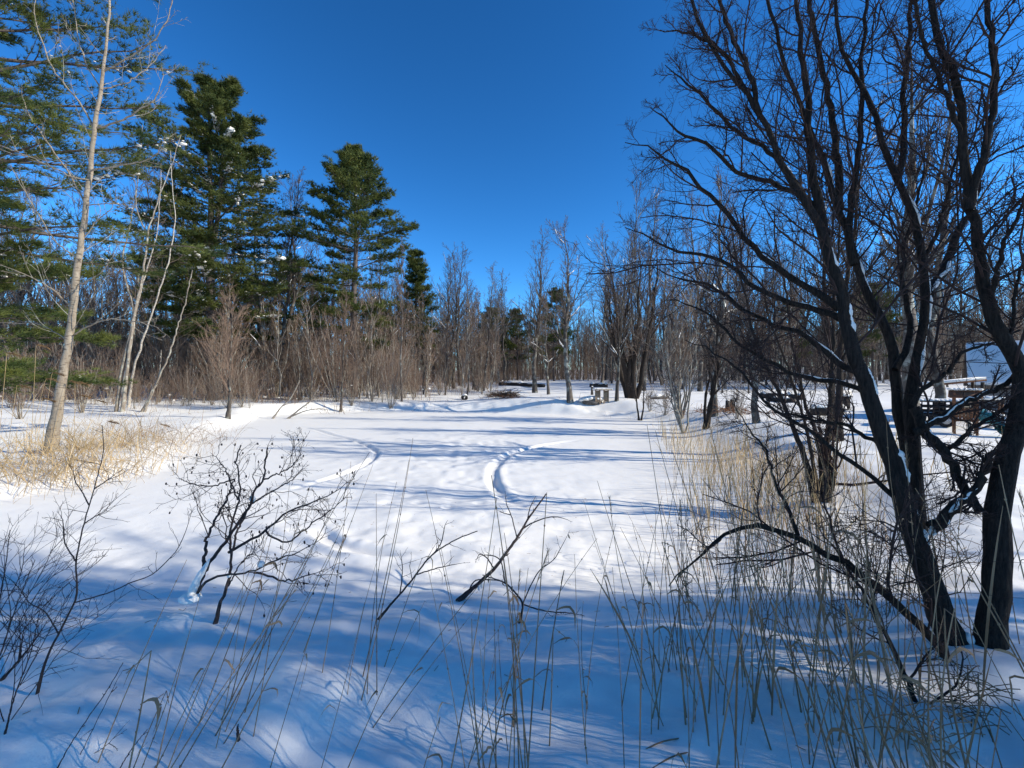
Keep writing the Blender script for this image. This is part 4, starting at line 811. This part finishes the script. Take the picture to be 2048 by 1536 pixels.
for k, pts in enumerate(([(1270, 1512), (1330, 1482), (1420, 1472), (1500, 1465), (1600, 1450)], [(1300, 1540), (1360, 1508), (1450, 1502), (1540, 1498), (1610, 1497)])):
    b = foot(*pts[0], lo=1.0); d = b[1]; Q, R = limb(pts, d, d + .25, 3.4, 2)
    tag(MB().tubes(Q, R, 6, .05).build('fallen_reed', M['reed'], None, b), ('fallen reed stalk lying level across the stand at bottom right', 'lower fallen reed stalk lying level at bottom right')[k], 'reed')

def grassbed(name, label, spots, h0, h1, lean, m, W=.006, cat='grass', rad=None, bend=1.0):
    mb = MB()
    for cx, cy, rx, ry, n in spots:
        X = cx + rng.normal(size=n) * rx; Y = cy + rng.normal(size=n) * ry; k = shore_dist(X, Y) > -1.0; X, Y = X[k], Y[k]; n = len(X); z = ground(X, Y); s = np.linspace(0, 1, 7); h = rng.uniform(h0, h1, n); a = rng.random(n) * 6.28; t = np.abs(rng.normal(size=n)) * lean; b = rng.random(n) * bend
        q = np.sin(np.outer(b, s) * 1.6 + t[:, None]); up = np.cos(np.outer(b, s) * 1.6 + t[:, None]); st = (h / 6)[:, None]
        hx = np.cumsum(np.concatenate([np.zeros((n, 1)), q[:, 1:] * st], 1), 1); hzz = np.cumsum(np.concatenate([np.zeros((n, 1)), up[:, 1:] * st], 1), 1)
        P = np.stack([X[:, None] + hx * np.cos(a)[:, None], Y[:, None] + hx * np.sin(a)[:, None], z[:, None] + hzz - .03], -1)
        f = rng.random(n) < .55; mb.tubes(P[f], np.outer(np.full(f.sum(), W * .5), np.linspace(1, .4, 7)), 3); g = ~f; mb.ribbons(P[g], np.outer(np.full(g.sum(), W * 2.0), np.sin(np.linspace(.5, 3.0, 7))))
    return tag(mb.build(name, M[m]), label, cat, kind='stuff')
S = [foot(px, py) for px, py in ((1300, 905), (1360, 890), (1420, 905), (1470, 930), (1500, 965), (1560, 960), (1330, 870), (1250, 895), (1400, 940), (1590, 985), (1700, 970), (1540, 1010), (1430, 985), (1480, 1040), (1560, 1060), (1640, 1075), (1420, 1060))]
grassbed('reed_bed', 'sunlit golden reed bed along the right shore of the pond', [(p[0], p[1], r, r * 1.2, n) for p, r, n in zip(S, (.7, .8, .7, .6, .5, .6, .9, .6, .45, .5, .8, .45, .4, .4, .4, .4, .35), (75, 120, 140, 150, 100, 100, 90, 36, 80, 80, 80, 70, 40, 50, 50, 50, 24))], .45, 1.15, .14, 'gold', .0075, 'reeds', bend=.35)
grassbed('reed_stubble', 'crowd of thin dry reed stems around the standing reeds at lower right', [(1.75, 2.3, .4, .45, 45), (1.2, 1.9, .35, .35, 25), (2.4, 3.4, .4, .4, 60)], .35, 1.15, .22, 'reed', .006, 'reeds', bend=.15)
S = [foot(px, py) for px, py in ((150, 900), (215, 895), (270, 900), (60, 940), (120, 960), (20, 975), (230, 935), (40, 900), (330, 890), (180, 935), (210, 850), (-30, 950))]
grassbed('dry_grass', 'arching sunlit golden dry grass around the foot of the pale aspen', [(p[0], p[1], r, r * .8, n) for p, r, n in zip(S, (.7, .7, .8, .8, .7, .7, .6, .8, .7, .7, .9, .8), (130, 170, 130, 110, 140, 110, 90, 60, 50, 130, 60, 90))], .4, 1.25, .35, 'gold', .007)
S = [foot(px, py) for px, py in ((330, 885), (380, 880), (290, 905), (240, 870), (420, 868), (130, 930))]
grassbed('dry_brambles', 'low tangle of dark thin bramble stems on the left shore', [(p[0], p[1], .8, .5, n) for p, n in zip(S, (110, 100, 90, 70, 50, 60))], .5, 1.3, .7, 'leaf', .006, 'brambles')
S = [foot(px, py) for px, py in ((380, 800), (520, 800), (250, 820), (640, 805), (800, 806), (940, 800), (1400, 820), (1560, 840), (1620, 850), (1730, 850), (1050, 798))]
grassbed('dry_weeds', 'thin brown weeds poking through the snow along the wood edge', [(p[0], p[1], 3, 1.2, n) for p, n in zip(S, (150, 150, 120, 130, 80, 50, 70, 40, 40, 30, 30))], .2, .7, .35, 'leaf', .010, 'weeds')
# bits of bark, seed and twig blown over the snow
n = 260; X = rng.uniform(-4, 4, n); Y = rng.uniform(1.6, 9, n); z = ground(X, Y); a = rng.random(n) * 6.28; L = rng.uniform(.004, .03, n); s = np.linspace(-1, 1, 3)
mb = MB(); mb.tubes(np.stack([X[:, None] + np.outer(np.cos(a) * L, s), Y[:, None] + np.outer(np.sin(a) * L, s), np.repeat(z[:, None], 3, 1) + .002], -1), np.full((n, 3), .0018), 4)
tag(mb.build('snow_litter', M['leaf']), 'tiny dark bits of bark and seed scattered on the foreground snow', 'litter', kind='stuff')
# tall plumed reeds by the aspen
for i, (px, py, D) in enumerate(((14, 706, 10.5), (104, 745, 11), (150, 764, 10), (92, 757, 11.5), (136, 762, 12), (84, 797, 10), (158, 790, 11.5), (214, 842, 11), (318, 848, 12), (72, 690, 11), (190, 800, 12.5), (34, 770, 10.5))):
    t = at(px, py, D); x, y = t[0] - .1 + rng.normal() * .1, t[1] - .2; z = gz(x, y) - .04; h = t[2] - z; s = np.linspace(0, 1, 9)
    root = thing('plumed_reed', (x, y, z), ('tall tan plumed reed with drooping brown seed head near the aspen'), 'reed', 'plumed reeds near the aspen')
    P = np.stack([(t[0] - x) * s ** 1.5, .2 * s, h * s], 1); MB().tubes(P, np.linspace(.006, .003, 9), 5).build('stem', M['gold'], root)
    n = 130; q = rng.random(n); c = P[-1] + np.outer(q, [.26, .03, -.03]) + np.outer(q ** 2, [0, 0, -.05]); D3 = norm(rng.normal(size=(n, 3)) * .35 + np.array([1, .1, -.1])); mb = MB(); mb.blades(c, D3, rng.uniform(.05, .12, n), .010); mb.build('plume', M['plume'], root)

# ------------------------------------------------------------------ things on the far bank
b = foot(1205, 808); yaw = .12
r = thing('wooden_stand', b, 'small new wooden stand with snow on its top board beside the snowy boulder', 'wooden stand', rz=yaw)
MB().box((0, 0, .98), (.60, .30, .03)).build('top_board', M['wood'], r, smooth=False, bevel=.006)
for x in (-.34, .26):
    MB().box((x, 0, .56), (.13, .02, .36)).build('panel', M['wood'], r, smooth=False)
    for q in (-.15, .15): MB().box((x + q, .0, .46), (.035, .05, .49)).build('leg', M['wood'], r, smooth=False, bevel=.005)
    MB().box((x, 0, .18), (.115, .03, .03)).build('rail', M['wood'], r, smooth=False)
q = np.stack([np.linspace(-.58, .58, 12), rng.normal(size=12) * .02, np.full(12, 1.03)], 1); mb = MB(); mb.lumps(q, np.tile([[.13, .27, .06]], (12, 1)), 10, 7, az=0, rough=.08); mb.build('snow', M['snow_clump'], r)
def boulder(px, py, sx, sy, sz, label, cat='boulder', name='boulder'):
    b = foot(px, py); r = thing(name, b, label, cat); MB().lumps([(0, 0, sz * .25)], [(sx * .9, sy * .9, sz * .6)], 16, 10, az=0, rough=.08).build('stone', M['rock'], r)
    n = 14; a = np.linspace(-1, 1, n); mb = MB(); mb.lumps(np.stack([a * sx * .75, rng.normal(size=n) * sy * .25, sz * (.95 - .35 * a ** 2)], 1), np.tile([[sx * .32, sy * .75, sz * .34]], (n, 1)), 12, 8, rough=.07); mb.build('snow', M['snow_clump'], r); return r
boulder(1184, 807, .78, .5, .42, 'long boulder capped with snow left of the wooden stand')
boulder(1674, 826, .35, .3, .36, 'rounded snow-capped rock beside the small coop')
boulder(1318, 798, .8, .4, .3, 'low snow-capped mound right of the many-trunked bare tree')
b = foot(930, 800); r = thing('drain_pipe', b, 'short black drain pipe end sticking out of the far bank', 'pipe', rz=.35)
t = np.linspace(0, 1, 22); P = np.stack([0 * t, -.25 + .9 * t, .2 + 0 * t], 1); mb = MB(); mb.tubes(P, .20 + .018 * (np.arange(22) % 2), 18); mb.tubes(P[::-1] + np.array([0, .001, 0]), np.full(22, .17), 18); mb.build('pipe', M['black'], r)
mb = MB(); mb.lumps([(0, .1, .38), (.05, .4, .42)], [(.2, .25, .08), (.2, .25, .09)], 10, 7, rough=.1); mb.build('snow', M['snow_clump'], r)
def brushpile(px, py, n, r0, h, m, label):
    b = foot(px, py); mb = MB(); a = rng.random(n) * 6.28; s = np.linspace(-.5, .5, 5); L = rng.uniform(.5, 1.5, n); el = rng.normal(size=n) * .3; c = rng.normal(size=(n, 2)) * r0
    z0 = h * np.exp(-(c ** 2).sum(1) / (2 * r0 * r0)) * rng.random(n); P = np.stack([b[0] + c[:, :1] + np.outer(np.cos(a) * L, s), b[1] + c[:, 1:] * .7 + np.outer(np.sin(a) * L, s), b[2] + z0[:, None] + .1 + np.outer(np.sin(el) * L, s)], -1); P[:, 1:-1] += rng.normal(size=(n, 3, 3)) * .04
    mb.tubes(P, np.outer(rng.uniform(.008, .02, n), np.linspace(1, .5, 5)), 4); return tag(mb.build('brush_pile', M[m], None, b), label, 'brush pile')
brushpile(1012, 796, 170, .55, .5, 'rust', 'rusty orange heap of cut brush on the far bank'); brushpile(990, 793, 70, .4, .35, 'dark_wood', 'dark heap of sticks just left of the orange brush heap'); brushpile(1455, 828, 90, .8, .35, 'rust', 'reddish litter pile beside the thick straight tree')
def log(pts, w, label, snow=True):
    b = foot(*pts[0]); P = np.array([foot(*p) for p in pts]); P[:, 2] += w * .7; Q, R = smooth(P, 14, [w, w * .8]); r = thing('log', b, label, 'log'); mb = MB(); mb.tubes(Q, R, 10, .06, cap=True); mb.tubes(*grow(Q[None], R[None], 5, length=.9, ang=.9, m=4, rr=.3), 5); mb.build('log_body', M['dark_wood'], r, b)
    sb = MB(); snow_strips(sb, Q[None], R[None], .85, .75, 5); sb.build('snow', M['snow_clump'], r, b)
log([(1000, 771), (1040, 772), (1088, 775)], .28, 'long dark fallen log at the back of the clearing'); log([(1520, 796), (1560, 797), (1606, 800)], .24, 'dark log at the wood edge right of the clearing'); log([(1535, 802), (1590, 806)], .18, 'shorter dark log lying in front of the longer one at right')
log([(1180, 774), (1215, 775)], .3, 'dark fallen log behind the wooden stand')
for px, py, h, lb in ((1455, 822, .55, 'short dark stump by the reddish litter'), (1464, 820, .6, 'taller dark stump just right of another by the litter'), (1184, 790, .8, 'dark stump post behind the snowy boulder')):
    b = foot(px, py); Q = np.array([[0, 0, -.1], [0, .01, h * .5], [.01, 0, h]]); r = thing('stump', b, lb, 'stump'); MB().tubes(Q, np.array([.13, .11, .10]), 10, .08, cap=True).build('stump_body', M['dark_wood'], r); MB().lumps([(.01, 0, h + .02)], [(.10, .10, .05)], 9, 6, rough=.08).build('snow', M['snow_clump'], r)

# ------------------------------------------------------------------ buildings and yard things
D = 104; b = put(972, D); r = thing('cabin', b, 'pale yellow cabin glimpsed through the trunks at the centre back', 'cabin', rz=.2)
MB().box((0, 0, 1.6), (3.2, 2.4, 1.7)).build('wall', M['cream'], r, smooth=False)
def gable(mb, w, d, z0, rise, th=.08):
    """two roof slopes with ridge along x"""
    for s in (-1, 1):
        V = [(-w, s * d, z0), (w, s * d, z0), (w, 0, z0 + rise), (-w, 0, z0 + rise)]; V += [(x, y, z + th) for x, y, z in V]
        mb.add(V, [[0, 1, 2, 3], [7, 6, 5, 4], [0, 4, 5, 1], [1, 5, 6, 2], [2, 6, 7, 3], [3, 7, 4, 0]])
mb = MB(); gable(mb, 3.6, 2.9, 3.2, 1.5, .1); rf = mb.build('roof', M['dark_wood'], r, smooth=False); mb = MB(); gable(mb, 3.6, 2.9, 3.31, 1.5, .18); mb.build('snow', M['snow'], r, smooth=False)
for x in (-1.6, 1.2):
    w = MB().box((x, -2.42, 1.7), (.45, .03, .55)).build('window', M['cream'], r, smooth=False); MB().box((x, -2.455, 1.7), (.38, .012, .48)).build('pane', M['glass'], w, smooth=False)
# shed at the right, turned to face the pond corner
e0 = np.array([(1934 - CX) / F * 20, 20.0]); u = np.array([.7071, -.7071]); v = np.array([.7071, .7071]); zg = gz(e0[0] + 3, e0[1]); wl = 3.6; c = e0 + u * wl + v * 2.4; ez = 2.08 - zg
r = thing('shed', (c[0], c[1], zg), 'grey-sided shed with steep snow-covered roof at the right edge', 'shed', rz=-math.pi / 4)
MB().box((0, 0, ez / 2 - .1), (wl - .15, 2.1, ez / 2 + .1)).build('wall', M['siding'], r, smooth=False)
mb = MB(); mb.add([(x, y, z) for x in (-wl + .15, wl - .15) for y, z in ((-2.1, ez), (2.1, ez), (0, ez + 1.72))], [[0, 2, 1], [3, 4, 5]]); mb.build('gable', M['siding'], r, smooth=False)
mb = MB(); gable(mb, wl, 2.42, ez - .06, 2.0, .06); mb.build('roof', M['dark_wood'], r, smooth=False)
mb = MB(); gable(mb, wl - .02, 2.40, ez + .012, 2.0, .16); mb.build('snow', M['snow'], r, smooth=False, bevel=.05)
MB().box((0, -2.44, ez - .05), (wl, .02, .07)).build('fascia', M['wood'], r, smooth=False)
MB().tubes(np.array([[-wl + .5, .9, ez + .9], [-wl + .5, .9, ez + 2.2]]), np.array([.07, .07]), 10, cap=True).build('flue', M['metal'], r)
for x in (-1.2, 1.6):
    w = MB().box((x, -2.125, ez * .58), (.42, .03, .32)).build('window', M['wood'], r, smooth=False); MB().box((x, -2.16, ez * .58), (.36, .012, .26)).build('pane', M['glass'], w, smooth=False)
# lean-to carport left of the shed and the dark trailer under it
Dc = 18.5; xa, xb = (1850 - CX) / F * Dc, (1924 - CX) / F * Dc; zc = gz(xa + 1, Dc); r = thing('carport', ((xa + xb) / 2, Dc, zc), 'open lean-to carport with brown rafters left of the shed', 'carport', rz=-.7)
zt = 2.4 - (776 - HY) / F * Dc - zc
MB().add([(x, y, zt + k * .07 + (x + 1.1) * .14) for k in (0, 1) for x, y in ((-1.1, -1.2), (1.1, -1.2), (1.1, 1.2), (-1.1, 1.2))], [[0, 3, 2, 1], [4, 5, 6, 7], [0, 1, 5, 4], [1, 2, 6, 5], [2, 3, 7, 6], [3, 0, 4, 7]]).build('roof', M['cedar'], r, smooth=False)
MB().add([(x, y, zt + .075 + k * .09 + (x + 1.1) * .14) for k in (0, 1) for x, y in ((-1.09, -1.19), (1.09, -1.19), (1.09, 1.19), (-1.09, 1.19))], [[0, 3, 2, 1], [4, 5, 6, 7], [0, 1, 5, 4], [1, 2, 6, 5], [2, 3, 7, 6], [3, 0, 4, 7]]).build('snow', M['snow_clump'], r, smooth=False)
for x in (-1.0, 1.0):
    for y in (-1.1, 1.1): MB().box((x, y, zt / 2 + (x + 1.1) * .07 - .03), (.05, .05, zt / 2 + (x + 1.1) * .07 - .0)).build('post', M['dark_wood'], r, smooth=False)
b = foot(1884, 852); r = thing('trailer', b, 'black cage-sided trailer with snow on top beside the carport', 'trailer', rz=-.55)
MB().box((0, 0, .38), (.62, .36, .05)).build('bed', M['black'], r, smooth=False)
mb = MB()
for y in (-.35, .35):
    for x in np.linspace(-.6, .6, 9): mb.box((x, y, .62), (.014, .014, .22))
    for z in (.52, .68): mb.box((0, y, z), (.62, .012, .035))
for x in (-.61, .61): mb.box((x, 0, .6), (.012, .35, .17))
mb.build('side_rail', M['black'], r, smooth=False)
MB().box((0, 0, .86), (.66, .40, .02)).build('lid', M['dark_wood'], r, smooth=False); mb = MB(); mb.lumps(np.stack([np.linspace(-.58, .58, 10), np.zeros(10), np.full(10, .89)], 1), np.tile([[.14, .36, .07]], (10, 1)), 10, 7, az=0, rough=.06); mb.build('snow', M['snow_clump'], r)
for y in (-.44, .44):
    a = np.linspace(0, 6.283, 21); ty = MB().tubes(np.stack([np.cos(a) * .19, np.full(21, y), .22 + np.sin(a) * .19], 1), np.full(21, .055), 8).build('wheel', M['black'], r); MB().tubes(np.array([[0, y - .03, .22], [0, y + .03, .22]]), np.array([.13, .13]), 14, cap=True).build('rim', M['metal'], ty)
# small cedar play set with a teal tube slide
b = foot(1930, 868); r = thing('play_set', b, 'small brown cedar play tower with peaked roof and teal tube slide', 'play set', rz=-.75)
for x in (-.24, .24):
    for y in (-.24, .24): MB().box((x, y, .62), (.03, .03, .65)).build('post', M['cedar'], r, smooth=False, bevel=.004)
mb = MB()
for q in np.linspace(-.2, .2, 6): mb.box((q, -.275, .62), (.032, .012, .2)); mb.box((-.275, q, .62), (.012, .032, .2)); mb.box((.275, q, .62), (.012, .032, .2))
mb.build('wall_boards', M['cedar'], r, smooth=False); MB().box((0, 0, .42), (.26, .26, .025)).build('deck', M['cedar'], r, smooth=False)
mb = MB(); gable(mb, .36, .36, 1.12, .24, .03); mb.build('roof', M['cedar'], r, smooth=False); mb = MB(); mb.lumps(np.stack([np.linspace(-.32, .32, 7), np.zeros(7), np.full(7, 1.385)], 1), np.tile([[.08, .13, .04]], (7, 1)), 9, 6, az=0, rough=.08); mb.build('snow', M['snow_clump'], r)
a = np.linspace(0, 1, 18); P = np.stack([.3 + .62 * np.sin(a * 2.2) * .8 + .05 * a, -.1 - .55 * (1 - np.cos(a * 2.2)) * .55, .62 - .42 * a], 1); mb = MB(); mb.tubes(P, np.full(18, .19) + .012 * (np.arange(18) % 3 == 0), 16); sl = mb.build('slide', M['teal'], r)
mb = MB(); mb.lumps(P[3:14:2] + np.array([0, 0, .16]), np.tile([[.14, .14, .06]], (6, 1)), 9, 6, rough=.1); mb.build('snow', M['snow_clump'], sl)
MB().add([(.02, -.30, .42), (.10, -.30, .42), (.10, -.62, .0), (.02, -.62, 0), (.02, -.33, .42), (.10, -.33, .42), (.10, -.66, 0), (.02, -.66, 0)], [[0, 1, 2, 3], [7, 6, 5, 4]]).build('ladder_rail', M['wood'], r, smooth=False)
b = foot(1968, 850) ; r = thing('garden_table', b, 'snow-topped dark table standing right behind the cedar play tower', 'table', rz=-.7)
MB().box((0, 0, .92), (.48, .36, .03)).build('table_top', M['dark_wood'], r, smooth=False)
for x in (-.42, .42):
    for y in (-.3, .3): MB().box((x, y, .445), (.03, .03, .445)).build('leg', M['cedar'], r, smooth=False)
mb = MB(); gx, gy = np.meshgrid(np.linspace(-.38, .38, 6), np.linspace(-.26, .26, 4)); mb.lumps(np.stack([gx.ravel(), gy.ravel(), np.full(24, 1.0)], 1), np.tile([[.14, .14, .09]], (24, 1)), 9, 6, rough=.07); mb.build('snow', M['snow_clump'], r)
b = foot(2008, 862); r = thing('garden_tub', b, 'green plastic tub beside the right trunk of the big tree', 'tub'); MB().tubes(np.array([[0, 0, -.02], [0, 0, .18], [0, 0, .36]]), np.array([.2, .24, .27]), 16, cap=True).build('tub_body', M['green'], r); MB().lumps([(0, 0, .38)], [(.25, .25, .07)], 12, 7, rough=.06).build('snow', M['snow_clump'], r)
b = foot(1680, 817); r = thing('coop', b, 'small dark wooden coop with snow-covered roof behind the four-stemmed tree', 'coop', rz=-.5)
MB().box((0, 0, .36), (.42, .35, .36)).build('wall', M['dark_wood'], r, smooth=False); mb = MB(); gable(mb, .52, .46, .66, .26, .03); mb.build('roof', M['dark_wood'], r, smooth=False); mb = MB(); gable(mb, .51, .45, .70, .26, .08); mb.build('snow', M['snow_clump'], r, smooth=False)
dr = MB().box((-.1, -.36, .3), (.13, .015, .22)).build('door', M['wood'], r, smooth=False); MB().lumps([(0, -.385, .3)], [(.012, .012, .012)], 6, 5).build('handle', M['metal'], dr)
b = foot(1652, 830); r = thing('crate', b, 'low dark crate buried under thick snow in front of the coop', 'crate', rz=-.2); MB().box((0, 0, .16), (.55, .3, .18)).build('crate_body', M['dark_wood'], r, smooth=False); mb = MB(); mb.lumps(np.stack([np.linspace(-.48, .48, 9), np.zeros(9), np.full(9, .38)], 1), np.tile([[.14, .29, .12]], (9, 1)), 10, 7, az=0, rough=.06); mb.build('snow', M['snow_clump'], r)

# ------------------------------------------------------------------ daylight and camera
W = bpy.data.worlds.new('World'); bpy.context.scene.world = W; W.use_nodes = True; nt = W.node_tree; bg = nt.nodes['Background']
sk = nt.nodes.new('ShaderNodeTexSky'); sk.sky_type = 'NISHITA'; sk.sun_disc = False; sk.sun_elevation = SUN_EL; sk.sun_rotation = math.pi / 2 + SUN_AZ; sk.air_density = 1.0; sk.dust_density = 0.0; sk.ozone_density = 5.0; sk.altitude = 1500
hs = nt.nodes.new('ShaderNodeHueSaturation'); hs.inputs['Saturation'].default_value = 1.17; hs.inputs['Hue'].default_value = .491; gm = nt.nodes.new('ShaderNodeGamma'); gm.inputs['Gamma'].default_value = 1.35   # a deep, dry winter blue
nt.links.new(sk.outputs['Color'], hs.inputs['Color']); nt.links.new(hs.outputs['Color'], gm.inputs['Color']); nt.links.new(gm.outputs['Color'], bg.inputs['Color']); bg.inputs['Strength'].default_value = 0.11
ld = bpy.data.lights.new('sun', 'SUN'); ld.energy = 4.8; ld.angle = math.radians(.53); ld.color = (1.0, .94, .79)
lo = bpy.data.objects.new('sun', ld); C.objects.link(lo)
from mathutils import Vector
sd = Vector((math.cos(SUN_EL) * math.cos(SUN_AZ), -math.cos(SUN_EL) * math.sin(SUN_AZ), math.sin(SUN_EL)))
lo.rotation_euler = sd.to_track_quat('Z', 'Y').to_euler(); lo.location = (20, -5, 20)
cd = bpy.data.cameras.new('camera'); cam = bpy.data.objects.new('camera', cd); C.objects.link(cam); bpy.context.scene.camera = cam
cam.location = (0, 0, H); cam.rotation_euler = (math.pi / 2, 0, 0); cd.sensor_width = 36; cd.lens = 36 * F / 2048; cd.shift_y = -(768 - HY) / 2048; cd.clip_start = .05; cd.clip_end = 3000
sc = bpy.context.scene; sc.view_settings.view_transform = 'Standard'; sc.view_settings.look = 'None'; sc.view_settings.exposure = 0.35; sc.view_settings.gamma = 1.0
cy = sc.cycles; cy.max_bounces = 5; cy.diffuse_bounces = 3; cy.glossy_bounces = 2; cy.transmission_bounces = 2; cy.transparent_max_bounces = 4; cy.use_denoising = True; cy.use_adaptive_sampling = True; cy.adaptive_threshold = .015
